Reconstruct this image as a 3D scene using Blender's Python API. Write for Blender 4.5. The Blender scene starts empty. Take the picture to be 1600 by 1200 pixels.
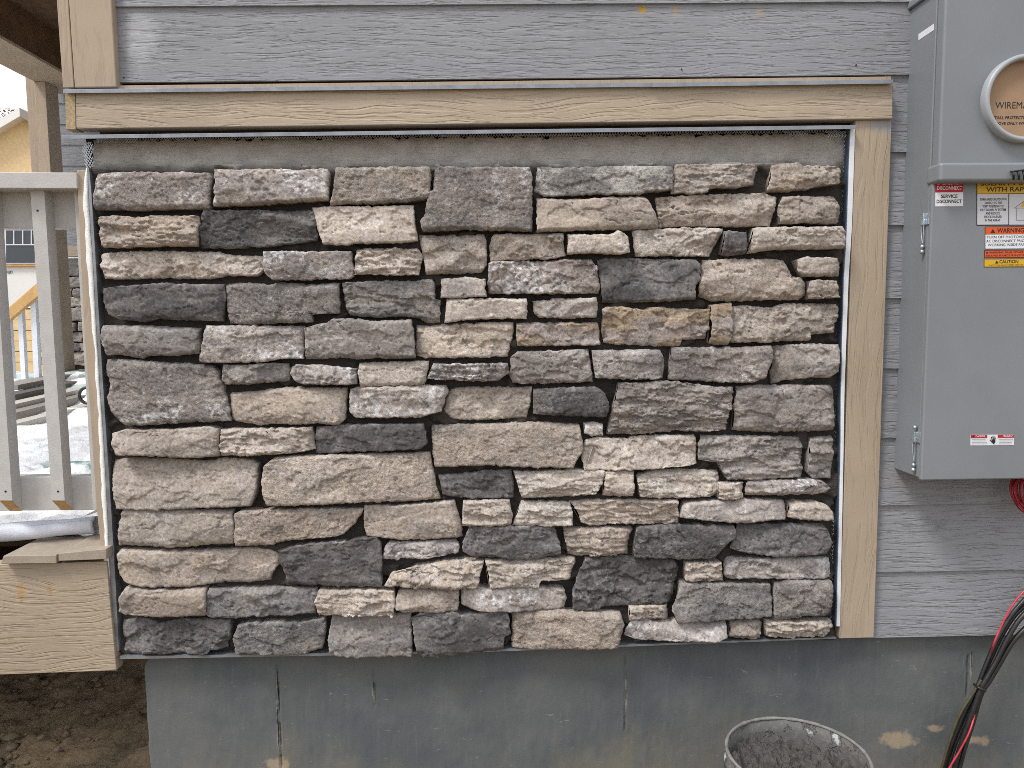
import bpy, math, random
import numpy as np
from mathutils import Vector, Matrix
R_ = math.radians
SC = bpy.context.scene
COL = SC.collection

# ------------------------------------------------------------------ camera
F_PX = 1200.0
EYE = Vector((0.0, -1.905, 1.30))
cam_d = bpy.data.cameras.new('camera'); cam_d.sensor_width = 36.0; cam_d.lens = F_PX / 1600 * 36.0
cam_d.clip_start = 0.05; cam_d.clip_end = 3000
cam = bpy.data.objects.new('camera', cam_d); COL.objects.link(cam)
CR = Matrix.Rotation(-R_(1.67), 3, 'Z') @ Matrix.Rotation(R_(90 - 5.24), 3, 'X') @ Matrix.Rotation(-R_(.55), 3, 'Z')
cam.matrix_world = Matrix.Translation(EYE) @ CR.to_4x4()
SC.camera = cam

# ------------------------------------------------------------------ light
SUN_EL, SUN_AZ = 55.0, 234.0           # compass style: sun stands in front of the wall, a bit to the left
W = bpy.data.worlds.new("World"); SC.world = W; W.use_nodes = True
wn = W.node_tree; bg = wn.nodes['Background']
sky = wn.nodes.new('ShaderNodeTexSky'); sky.sky_type = 'NISHITA'; sky.sun_disc = False
sky.sun_elevation = R_(SUN_EL); sky.sun_rotation = R_(SUN_AZ); sky.air_density = 1.0; sky.dust_density = 6.0; sky.ozone_density = 1.0
hs = wn.nodes.new('ShaderNodeHueSaturation'); hs.inputs['Saturation'].default_value = .30
# a bright, even cloud layer over the clear sky
tcw = wn.nodes.new('ShaderNodeTexCoord'); cn = wn.nodes.new('ShaderNodeTexNoise'); cn.inputs['Scale'].default_value = 2.2; cn.inputs['Detail'].default_value = 5
cr = wn.nodes.new('ShaderNodeMapRange'); cr.inputs['From Min'].default_value = .3; cr.inputs['From Max'].default_value = .7; cr.inputs['To Min'].default_value = 4.8; cr.inputs['To Max'].default_value = 6.6
wn.links.new(tcw.outputs['Generated'], cn.inputs['Vector']); wn.links.new(cn.outputs['Fac'], cr.inputs['Value'])
cl = wn.nodes.new('ShaderNodeVectorMath'); cl.operation = 'SCALE'; cl.inputs[0].default_value = (.955, .985, 1.04); wn.links.new(cr.outputs[0], cl.inputs['Scale'])
mx = wn.nodes.new('ShaderNodeMix'); mx.data_type = 'RGBA'; mx.inputs[0].default_value = .8
wn.links.new(sky.outputs[0], hs.inputs['Color']); wn.links.new(hs.outputs[0], mx.inputs[6]); wn.links.new(cl.outputs[0], mx.inputs[7]); wn.links.new(mx.outputs[2], bg.inputs['Color'])
bg.inputs['Strength'].default_value = .12
sun_d = bpy.data.lights.new('sun', 'SUN'); sun_d.energy = 1.5; sun_d.angle = R_(13); sun_d.color = (1, .96, .9)
sun = bpy.data.objects.new('sun', sun_d); COL.objects.link(sun)
saz, sel = R_(SUN_AZ), R_(SUN_EL)
sdir = Vector((math.sin(saz) * math.cos(sel), math.cos(saz) * math.cos(sel), math.sin(sel)))
sun.rotation_euler = sdir.to_track_quat('Z', 'Y').to_euler()
SC.view_settings.view_transform = 'Standard'; SC.view_settings.look = 'None'
SC.view_settings.exposure = 0.84; SC.view_settings.gamma = 1.0
try:
    SC.cycles.use_denoising = False
    SC.cycles.pixel_filter_type = 'BLACKMAN_HARRIS'; SC.cycles.filter_width = .85
except Exception:
    pass

# ------------------------------------------------------------------ helpers: measuring
def ray(px, py):
    return CR @ Vector(((px - 800) / F_PX, -(py - 600) / F_PX, -1.0))
def P(px, py, Y=0.0):
    d = ray(px, py); return EYE + d * ((Y - EYE.y) / d.y)
def PZ(px, py, Z=0.0):
    d = ray(px, py); return EYE + d * ((Z - EYE.z) / d.z)
CRn = np.array([list(r) for r in CR])
def Pn(px, py, Y):
    """numpy version: arrays of px,py onto plane(s) y=Y -> x,z arrays"""
    v = np.stack([(px - 800) / F_PX, -(py - 600) / F_PX, -np.ones_like(px)], -1) @ CRn.T
    t = (Y - EYE.y) / v[..., 1]
    return EYE.x + v[..., 0] * t, EYE.z + v[..., 2] * t

# ------------------------------------------------------------------ helpers: noise (numpy)
def _hash(ix, iy, seed):
    h = (ix.astype(np.int64) * 374761393 + iy.astype(np.int64) * 668265263 + int(seed) * 1442695041) & 0xffffffff
    h = ((h ^ (h >> 13)) * 1274126177) & 0xffffffff
    h = h ^ (h >> 16)
    return (h & 0xffff) / 65535.0 * 2 * math.pi
def perlin(x, y, seed=0):
    x = np.asarray(x, float); y = np.asarray(y, float)
    x0 = np.floor(x); y0 = np.floor(y); fx = x - x0; fy = y - y0
    ux = fx * fx * fx * (fx * (fx * 6 - 15) + 10); uy = fy * fy * fy * (fy * (fy * 6 - 15) + 10)
    def g(ix, iy, dx, dy):
        a = _hash(ix, iy, seed); return np.cos(a) * dx + np.sin(a) * dy
    n00 = g(x0, y0, fx, fy); n10 = g(x0 + 1, y0, fx - 1, fy); n01 = g(x0, y0 + 1, fx, fy - 1); n11 = g(x0 + 1, y0 + 1, fx - 1, fy - 1)
    return ((n00 * (1 - ux) + n10 * ux) * (1 - uy) + (n01 * (1 - ux) + n11 * ux) * uy) * 1.5
def fbm(x, y, oct=4, seed=0, gain=.5):
    s = 0; a = 1; t = 0
    for i in range(oct):
        s = s + a * perlin(x * 2 ** i, y * 2 ** i, seed + i * 17); t += a; a *= gain
    return s / t
def sstep(a, b, x):
    t = np.clip((x - a) / (b - a), 0, 1); return t * t * (3 - 2 * t)

# ------------------------------------------------------------------ helpers: meshes
class MB:
    def __init__(s): s.v = []; s.f = []
    def add(s, vs, fs):
        o = len(s.v); s.v += [tuple(v) for v in vs]; s.f += [tuple(i + o for i in f) for f in fs]; return s
    def box(s, a, b):
        (x0, y0, z0), (x1, y1, z1) = a, b
        return s.add([(x0, y0, z0), (x1, y0, z0), (x1, y1, z0), (x0, y1, z0), (x0, y0, z1), (x1, y0, z1), (x1, y1, z1), (x0, y1, z1)],
                     [(0, 3, 2, 1), (4, 5, 6, 7), (0, 1, 5, 4), (1, 2, 6, 5), (2, 3, 7, 6), (3, 0, 4, 7)])
    def prism(s, poly, y0, y1):
        """poly: list of (x,z) clockwise as seen by the camera; y0 front, y1 back"""
        n = len(poly)
        ar = sum(poly[i][0] * poly[(i + 1) % n][1] - poly[(i + 1) % n][0] * poly[i][1] for i in range(n))
        if ar < 0: poly = poly[::-1]
        vs = [(x, y0, z) for x, z in poly] + [(x, y1, z) for x, z in poly]
        fs = [tuple(range(n)), tuple(range(2 * n - 1, n - 1, -1))]
        fs += [((i + 1) % n, i, i + n, (i + 1) % n + n) for i in range(n)]
        return s.add(vs, fs)
    def ppx(s, pts, y0, y1):
        q = [P(a, b, y0) for a, b in pts]; return s.prism([(p.x, p.z) for p in q], y0, y1)
    def bar(s, a, b, w, h, up=Vector((0, 0, 1))):
        a = Vector(a); b = Vector(b); d = (b - a).normalized(); sx = d.cross(up).normalized(); sz = sx.cross(d).normalized()
        vs = []
        for p in (a, b):
            for i, j in ((-1, -1), (1, -1), (1, 1), (-1, 1)): vs.append(p + sx * w * .5 * i + sz * h * .5 * j)
        return s.add(vs, [(3, 2, 1, 0), (4, 5, 6, 7), (0, 1, 5, 4), (1, 2, 6, 5), (2, 3, 7, 6), (3, 0, 4, 7)])
    def tube(s, pts, r, n=8, smooth=6, closed=False):
        pts = [Vector(p) for p in pts]
        if smooth > 1 and len(pts) > 2:
            q = []
            m = len(pts)
            rng = range(m) if closed else range(m - 1)
            for i in rng:
                p0 = pts[(i - 1) % m] if (closed or i > 0) else pts[0]; p1 = pts[i]; p2 = pts[(i + 1) % m]; p3 = pts[(i + 2) % m] if (closed or i + 2 < m) else pts[-1]
                for k in range(smooth):
                    t = k / smooth
                    q.append(.5 * ((2 * p1) + (p2 - p0) * t + (2 * p0 - 5 * p1 + 4 * p2 - p3) * t * t + (3 * p1 - p0 - 3 * p2 + p3) * t ** 3))
            if not closed: q.append(pts[-1])
            pts = q
        m = len(pts); vs = []; up = Vector((.3, -.9, .2)).normalized()
        rr = r if callable(r) else (lambda t: r)
        for i, p in enumerate(pts):
            if closed: d = pts[(i + 1) % m] - pts[i - 1]
            else: d = pts[min(i + 1, m - 1)] - pts[max(i - 1, 0)]
            d.normalize(); a = d.cross(up)
            if a.length < 1e-3: a = d.cross(Vector((1, 0, 0)))
            a.normalize(); b = a.cross(d).normalized(); up = b
            for k in range(n):
                t = 2 * math.pi * k / n; vs.append(p + (a * math.cos(t) + b * math.sin(t)) * rr(i / max(1, m - 1)))
        fs = []
        for i in range(m if closed else m - 1):
            j = (i + 1) % m
            for k in range(n): fs.append((i * n + k, i * n + (k + 1) % n, j * n + (k + 1) % n, j * n + k))
        if not closed: fs += [tuple(range(n - 1, -1, -1)), tuple(range((m - 1) * n, m * n))]
        return s.add(vs, fs)
    def lathe(s, prof, c, n=64):
        vs = []; m = len(prof)
        for k in range(n):
            t = 2 * math.pi * k / n
            for r, z in prof: vs.append((c[0] + r * math.cos(t), c[1] + r * math.sin(t), c[2] + z))
        fs = [(k * m + i, ((k + 1) % n) * m + i, ((k + 1) % n) * m + i + 1, k * m + i + 1) for k in range(n) for i in range(m - 1)]
        return s.add(vs, fs)
    def build(s, name, m, parent=None, smooth=False, bevel=0, seg=2):
        me = bpy.data.meshes.new(name); me.from_pydata(s.v, [], s.f); me.update()
        return finish(name, me, m, parent, smooth, bevel, seg)
def finish(name, me, m, parent=None, smooth=False, bevel=0, seg=2):
    o = bpy.data.objects.new(name, me); COL.objects.link(o)
    if m is not None: me.materials.append(m)
    if smooth: me.polygons.foreach_set('use_smooth', [True] * len(me.polygons))
    if bevel:
        b = o.modifiers.new('bevel', 'BEVEL'); b.width = bevel; b.segments = seg; b.limit_method = 'ANGLE'; b.angle_limit = R_(35)
        me.polygons.foreach_set('use_smooth', [True] * len(me.polygons))
        try: b.harden_normals = True
        except Exception: pass
    if parent is not None:
        o.parent = parent; o.matrix_parent_inverse = Matrix.Translation(-Vector(parent_loc(parent)))
    return o
def parent_loc(p):
    l = Vector(p.location)
    while p.parent: l = l + Vector(p.matrix_parent_inverse.translation) + Vector(p.parent.location); p = p.parent
    return l
def grid_mesh(name, X, Y, Z, cols=None):
    """regular grid (rows, cols) of points -> mesh data"""
    r, c = X.shape; v = np.stack([X, Y, Z], -1).reshape(-1, 3)
    idx = np.arange(r * c).reshape(r, c)
    q = np.stack([idx[:-1, :-1], idx[1:, :-1], idx[1:, 1:], idx[:-1, 1:]], -1).reshape(-1, 4)
    return raw_mesh(name, v, q, cols)
def raw_mesh(name, v, q, cols=None, smooth=True, rough=1.):
    me = bpy.data.meshes.new(name)
    me.vertices.add(len(v)); me.vertices.foreach_set('co', np.asarray(v, np.float32).ravel())
    me.loops.add(q.size); me.loops.foreach_set('vertex_index', q.astype(np.int32).ravel())
    me.polygons.add(len(q)); me.polygons.foreach_set('loop_start', np.arange(0, q.size, 4, dtype=np.int32))
    me.polygons.foreach_set('use_smooth', np.full(len(q), smooth))
    me.update(calc_edges=True); me.validate()
    if cols is not None:
        a = me.color_attributes.new('tint', 'FLOAT_COLOR', 'POINT')
        cc = np.ones((len(v), 4), np.float32); cc[:, :3] = cols[:, :3]; cc[:, 3] = cols[:, 3] if cols.shape[1] > 3 else rough; a.data.foreach_set('color', cc.ravel())
    return me
def empty(name, loc, label, cat, group=None):
    o = bpy.data.objects.new(name, None); COL.objects.link(o); o.location = loc; o.empty_display_size = .1
    return tag(o, label, cat, group)
def tag(o, label=None, cat=None, group=None, kind=None):
    if label: o['label'] = label
    if cat: o['category'] = cat
    if group: o['group'] = group
    if kind: o['kind'] = kind
    return o

# ------------------------------------------------------------------ helpers: materials
class NT:
    def __init__(s, name, rough=.7, spec=.3, metal=0.):
        s.m = bpy.data.materials.new(name); s.m.use_nodes = True; s.t = s.m.node_tree; s.b = s.t.nodes['Principled BSDF']
        s.b.inputs['Roughness'].default_value = rough; s.b.inputs['Metallic'].default_value = metal
        s.b.inputs['Specular IOR Level'].default_value = spec
        g = s.n('ShaderNodeNewGeometry'); s.pos = g.outputs['Position']
    def n(s, t, **k):
        x = s.t.nodes.new(t)
        for a, b in k.items(): setattr(x, a, b)
        return x
    def l(s, a, b):
        if isinstance(a, (int, float, tuple, list)): b.default_value = a
        else: s.t.links.new(a, b)
    def math(s, op, a, b=0., c=0., clamp=False):
        x = s.n('ShaderNodeMath', operation=op, use_clamp=clamp)
        s.l(a, x.inputs[0]); s.l(b, x.inputs[1]); s.l(c, x.inputs[2]); return x.outputs[0]
    def vmul(s, v, k):
        x = s.n('ShaderNodeVectorMath', operation='MULTIPLY'); s.l(v, x.inputs[0]); x.inputs[1].default_value = k; return x.outputs[0]
    def vadd(s, v, w):
        x = s.n('ShaderNodeVectorMath', operation='ADD'); s.l(v, x.inputs[0]); s.l(w, x.inputs[1]); return x.outputs[0]
    def noise(s, v, scale=1., detail=4., rough=.55, dist=0., col=False):
        x = s.n('ShaderNodeTexNoise'); s.l(v, x.inputs['Vector']); x.inputs['Scale'].default_value = scale
        x.inputs['Detail'].default_value = detail; x.inputs['Roughness'].default_value = rough; x.inputs['Distortion'].default_value = dist
        return x.outputs['Color' if col else 'Fac']
    def ramp(s, f, a, b, c0=0., c1=1.):
        x = s.n('ShaderNodeMapRange', interpolation_type='SMOOTHSTEP'); s.l(f, x.inputs['Value'])
        x.inputs['From Min'].default_value = a; x.inputs['From Max'].default_value = b
        x.inputs['To Min'].default_value = c0; x.inputs['To Max'].default_value = c1; return x.outputs[0]
    def mix(s, f, a, b, mode='MIX'):
        x = s.n('ShaderNodeMix', data_type='RGBA', blend_type=mode); s.l(f, x.inputs[0])
        for v, i in ((a, 6), (b, 7)):
            if isinstance(v, tuple): x.inputs[i].default_value = (*v[:3], 1)
            else: s.l(v, x.inputs[i])
        return x.outputs[2]
    def bump(s, h, dist, strength=1., nrm=None):
        x = s.n('ShaderNodeBump'); s.l(h, x.inputs['Height']); x.inputs['Distance'].default_value = dist; x.inputs['Strength'].default_value = strength
        if nrm is not None: s.l(nrm, x.inputs['Normal'])
        return x.outputs[0]
    def stain(s, col, c, r, color, amt=.7, edge=.5, wob=.6, ns=60):
        """a stain of its own shape at world point c, radii r"""
        d = s.n('ShaderNodeVectorMath', operation='SUBTRACT'); s.l(s.pos, d.inputs[0]); d.inputs[1].default_value = c
        e = s.vmul(d.outputs[0], tuple(1 / k for k in r))
        le = s.n('ShaderNodeVectorMath', operation='LENGTH'); s.l(e, le.inputs[0])
        nn = s.math('MULTIPLY', s.math('SUBTRACT', s.noise(s.pos, ns, 4, .6), .5), wob * 2)
        f = s.ramp(s.math('ADD', le.outputs['Value'], nn), 1 - edge, 1 + .1, amt, 0.)
        return s.mix(f, col, color)
    def out(s, col=None, nrm=None, rough=None):
        if col is not None:
            if isinstance(col, tuple): s.b.inputs['Base Color'].default_value = (*col[:3], 1)
            else: s.l(col, s.b.inputs['Base Color'])
        if nrm is not None: s.l(nrm, s.b.inputs['Normal'])
        if rough is not None: s.l(rough, s.b.inputs['Roughness'])
        return s.m

def plain(name, c, rough=.6, var=.08, scale=30., bump=.0006, metal=0., spec=.3):
    t = NT(name, rough, spec, metal); n = t.noise(t.pos, scale, 5, .6)
    n2 = t.noise(t.pos, scale * 8, 3, .6)
    col = t.mix(t.ramp(n, .3, .7), tuple(k * (1 - var) for k in c), tuple(min(1, k * (1 + var)) for k in c))
    rg = t.ramp(n, .3, .7, max(0, rough - .08), min(1, rough + .08))
    return t.out(col, t.bump(n2, bump) if bump else None, rg)

def grain(name, c, axis='x', zs=120., amp=.0016, groove=.75, rough=.62, stains=(), off=0., wander=.05, spec=.25, kx=8.):
    """embossed wood grain running along an axis; the paint is a little darker down in the grooves"""
    t = NT(name, rough, spec)
    p0 = t.vadd(t.pos, (off, off * 1.3, off * .7))
    w = t.noise(t.vmul(p0, (1.2, 1.2, 3.) if axis == 'x' else (3., 1.2, 1.2)), 2.2, 2, .5)
    wv = t.math('MULTIPLY', t.math('SUBTRACT', w, .5), wander * 2)
    cx = t.n('ShaderNodeCombineXYZ'); t.l(wv, cx.inputs[2 if axis == 'x' else 0])
    p = t.vadd(p0, cx.outputs[0])
    k = (kx, kx, zs) if axis == 'x' else (zs, kx, kx)
    k2 = (26., 26., zs * 2.6) if axis == 'x' else (zs * 2.6, 26., 26.)
    n1 = t.noise(t.vmul(p, k), 1., 3, .55, .25)
    n2 = t.noise(t.vmul(p, k2), 1., 3, .6)
    l1 = t.ramp(n1, .37, .52)
    h = t.math('ADD', t.math('MULTIPLY', l1, .75), t.math('MULTIPLY', n2, .45))
    big = t.noise(p0, 3.5, 4, .6)
    c0 = t.mix(t.ramp(big, .3, .7), tuple(v * .93 for v in c), tuple(v * 1.06 for v in c))
    col = t.mix(t.ramp(h, .2, .75), t.mix(1., c0, (groove,) * 3, 'MULTIPLY'), c0)
    spk = t.noise(p0, 260, 2, .5)
    col = t.mix(t.ramp(spk, .70, .80, 0, .35), col, tuple(v * .45 for v in c))
    for s in stains: col = t.stain(col, *s)
    return t.out(col, t.bump(h, amp))

# ------------------------------------------------------------------ materials
M = {}
M['tan'] = grain('tan_paint_grain', (.395, .328, .252), 'x', 125, .0015, .96, off=1., wander=.045, kx=6.5)
M['tan_v'] = grain('tan_paint_vertical', (.38, .312, .235), 'z', 95, .0009, .95, off=3., kx=6.,
                   stains=[((.97, -.02, 1.745), (.05, .1, .022), (.30, .31, .33), .8, .5, .8, 70)])
M['tan_smooth'] = grain('tan_paint_smooth', (.385, .312, .240), 'z', 60, .0007, .93, off=5.)
M['tan_rim'] = grain('tan_rim_grain', (.365, .300, .225), 'x', 120, .0015, .95, off=9., wander=.05, kx=6.,
                     stains=[((-1.16, -.03, .63), (.010, .1, .03), (.42, .24, .07), .6, .5, .8, 90), ((-1.09, -.03, .635), (.007, .1, .02), (.36, .22, .09), .5, .5, .8, 90)])
M['osb_end'] = plain('board_end', (.40, .31, .19), .8, .22, 130, .001)
M['siding'] = grain('siding_grain', (.252, .260, .281), 'x', 145, .0017, .97, off=2., wander=.028, kx=11.,
                    stains=[((-.81, 0, 1.96), (.05, .2, .09), (.42, .43, .46), .55, .7, .5, 30), ((.375, 0, 2.02), (.011, .2, .010), (.45, .27, .04), .9, .3, .3, 60),
                            ((.455, 0, 2.018), (.006, .2, .012), (.40, .28, .10), .6, .4, .4, 60), ((.66, 0, 2.015), (.012, .2, .016), (.33, .27, .20), .5, .5, .5, 60)])
M['galv'] = plain('galvanised', (.26, .28, .31), .42, .18, 25, .0002, metal=.6, spec=.5)
M['white_vinyl'] = plain('white_channel', (.70, .73, .78), .4, .05, 25, .0001)
M['dark_edge'] = plain('dark_channel_edge', (.055, .08, .12), .4, .1, 25, .0001)
M['caulk'] = plain('caulk', (.78, .79, .78), .5, .06, 40, .0012)
M['black'] = plain('black_paper', (.012, .012, .013), .8, .2, 60, .0006)
M['wire'] = plain('lath_wire', (.55, .58, .62), .4, .1, 90, 0, metal=.6)
M['rail'] = plain('rail_paint', (.47, .46, .45), .6, .05, 35, .0006)
M['cut_wood'] = plain('cut_wood', (.50, .33, .15), .8, .18, 90, .0006)
M['screw'] = plain('screw', (.02, .02, .02), .5, .1, 60, 0)
M['dark_wood'] = plain('dark_framing', (.10, .058, .03), .8, .25, 12, .001)
M['beam_brown'] = plain('beam_brown', (.12, .068, .032), .75, .2, 9, .001)
M['deck'] = plain('deck_board', (.33, .28, .23), .7, .08, 40, .0008)

def mat_stone():
    t = NT('stone_cast', .85, .18)
    a = t.n('ShaderNodeVertexColor', layer_name='tint')
    n1 = t.noise(t.pos, 150, 6, .72); n2 = t.noise(t.pos, 520, 3, .6)
    n3 = t.noise(t.vmul(t.pos, (1., 1., 2.2)), 55, 6, .7)
    c = t.mix(t.ramp(n1, .34, .66), t.mix(1., a.outputs['Color'], (.72, .71, .72), 'MULTIPLY'), t.mix(1., a.outputs['Color'], (1.24, 1.24, 1.24), 'MULTIPLY'))
    am = a.outputs['Alpha']
    c = t.mix(t.math('MULTIPLY', t.ramp(n3, .56, .70, 0, .34), am), c, (.60, .59, .575))
    c = t.mix(t.math('MULTIPLY', t.ramp(n2, .62, .72, 0, .8), am), c, (.045, .04, .038))
    h = t.math('ADD', t.math('MULTIPLY', n1, 1.), t.math('MULTIPLY', n2, .40))
    h = t.math('MULTIPLY', t.math('ADD', h, t.math('MULTIPLY', n3, .5)), am)
    return t.out(c, t.bump(h, .0050, .95))
M['stone'] = mat_stone()
def mat_mortar():
    t = NT('mortar', .9, .15)
    n = t.noise(t.pos, 14, 5, .6); n2 = t.noise(t.pos, 320, 4, .65); n3 = t.noise(t.vmul(t.pos, (34, 34, 8)), 1., 5, .65, .6)
    n4 = t.noise(t.vmul(t.vadd(t.pos, (0, 0, 0)), (40, 40, 160)), 1., 3, .6, 1.2)
    c = t.mix(t.ramp(n, .3, .7), (.33, .315, .298), (.44, .422, .400))       # dried scratch coat
    c = t.mix(t.ramp(n3, .48, .70, 0, .15), c, (.32, .30, .28))
    sp = t.n('ShaderNodeSeparateXYZ'); t.l(t.pos, sp.inputs[0])
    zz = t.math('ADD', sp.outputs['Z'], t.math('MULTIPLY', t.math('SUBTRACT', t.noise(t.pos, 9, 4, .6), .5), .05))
    c = t.mix(t.ramp(zz, 1.640, 1.672, 1., 0.), c, (.058, .052, .048))          # fresh mortar between the stones, with the deep gap shade painted into its colour
    h = t.math('ADD', t.math('MULTIPLY', n2, .6), t.math('ADD', t.math('MULTIPLY', n3, .6), t.math('MULTIPLY', n4, .8)))
    return t.out(c, t.bump(h, .0050, .9))
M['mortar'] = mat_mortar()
def mat_concrete():
    t = NT('foundation_concrete', .75, .22)
    n = t.noise(t.vmul(t.pos, (26, 10, 3.4)), 1., 6, .68, .4); b = t.noise(t.pos, 3.2, 5, .6); s = t.noise(t.vmul(t.pos, (120, 50, 10)), 1., 4, .65)
    fine = t.noise(t.pos, 240, 4, .6)
    c = t.mix(t.ramp(b, .35, .65), (.088, .099, .108), (.130, .136, .136))
    c = t.mix(t.ramp(n, .38, .66, 0, .28), c, (.128, .140, .142))
    c = t.mix(t.ramp(s, .54, .74, 0, .14), c, (.24, .225, .19))
    # mud splashed up on the concrete, thicker towards the soil
    sp = t.n('ShaderNodeSeparateXYZ'); t.l(t.pos, sp.inputs[0])
    zf = t.math('ADD', t.math('MULTIPLY', sp.outputs['Z'], -3.1), t.math('MULTIPLY', t.noise(t.vmul(t.pos, (5, 5, 2.6)), 1., 5, .7), 1.9))
    c = t.mix(t.ramp(zf, .35, 1.0, 0, .42), c, (.25, .215, .145))
    sc = t.noise(t.vmul(t.pos, (30, 30, 110)), 1., 2, .5, 2.)
    c = t.mix(t.ramp(sc, .70, .76, 0, .4), c, (.36, .36, .35))
    for px_, py_, l_ in ((433, 1075, .05), (434, 1140, .07), (584, 1080, .035), (978, 1085, .05), (1517, 1035, .04)):
        q_ = P(px_, py_, .012)
        c = t.stain(c, tuple(q_), (.0032, .3, l_), (.34, .32, .27), .6, .5, 1.2, 50)
        c = t.stain(c, tuple(q_ + Vector((.0006, 0, .01))), (.0014, .3, l_ * .8), (.015, .015, .015), .95, .3, 1.1, 60)
    for cx, cz, rx_, rz_ in ((1.075, .165, .055, .022), (1.27, .155, .06, .018), (1.17, .19, .03, .012), (-.56, .135, .035, .022)):
        c = t.stain(c, (cx, .012, cz), (rx_, .3, rz_), (.34, .275, .195), .85, .5, 1.3, 24)
    return t.out(c, t.bump(t.math('ADD', t.math('MULTIPLY', fine, .5), t.math('MULTIPLY', s, .5)), .0015, .7))
M['concrete'] = mat_concrete()
def mat_dirt():
    t = NT('dirt', .95, .1)
    n = t.noise(t.pos, 6, 6, .65); f = t.noise(t.pos, 70, 6, .7)
    c = t.mix(t.ramp(n, .3, .7), (.15, .106, .065), (.28, .212, .135))
    c = t.mix(t.ramp(f, .35, .7, 0, .5), c, (.35, .28, .19))
    return t.out(c, t.bump(f, .012, .9))
M['dirt'] = mat_dirt()

# ------------------------------------------------------------------ the setting: ground
def stretched(lo, hi, a, b, step, far):
    core = np.arange(a, b, step); out = [core]
    k = step; x = b; up = []
    while x < hi: up.append(x); k *= 1.28; x += k
    up.append(hi); k = step; x = a - step; dn = []
    while x > lo: dn.append(x); k *= 1.28; x -= k
    dn.append(lo); return np.concatenate([dn[::-1], core, up])
gx = stretched(-900, 900, -1.9, 1.9, .012, 0); gy = stretched(-900, 900, -.9, 1.9, .012, 0)
GX, GY = np.meshgrid(gx, gy)
near = np.exp(-np.maximum(0, np.abs(GX) - 2) / 2) * np.exp(-np.maximum(0, np.abs(GY) - 2) / 2)
GZ = (fbm(GX * 1.3, GY * 1.3, 3, 4) * .05 + fbm(GX * 9, GY * 9, 5, 8) * .030 + np.maximum(0, fbm(GX * 26, GY * 26, 3, 21)) * .030) * near
GZ += sstep(.35, 1.6, GY) * sstep(-.7, -1.0, GX) * .22 * sstep(-7, -4, GX) * sstep(5, 3, GY)
GZ -= .015
ground = finish('ground', grid_mesh('ground', GX, GY, GZ), M['dirt']); tag(ground, kind='structure')

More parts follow.
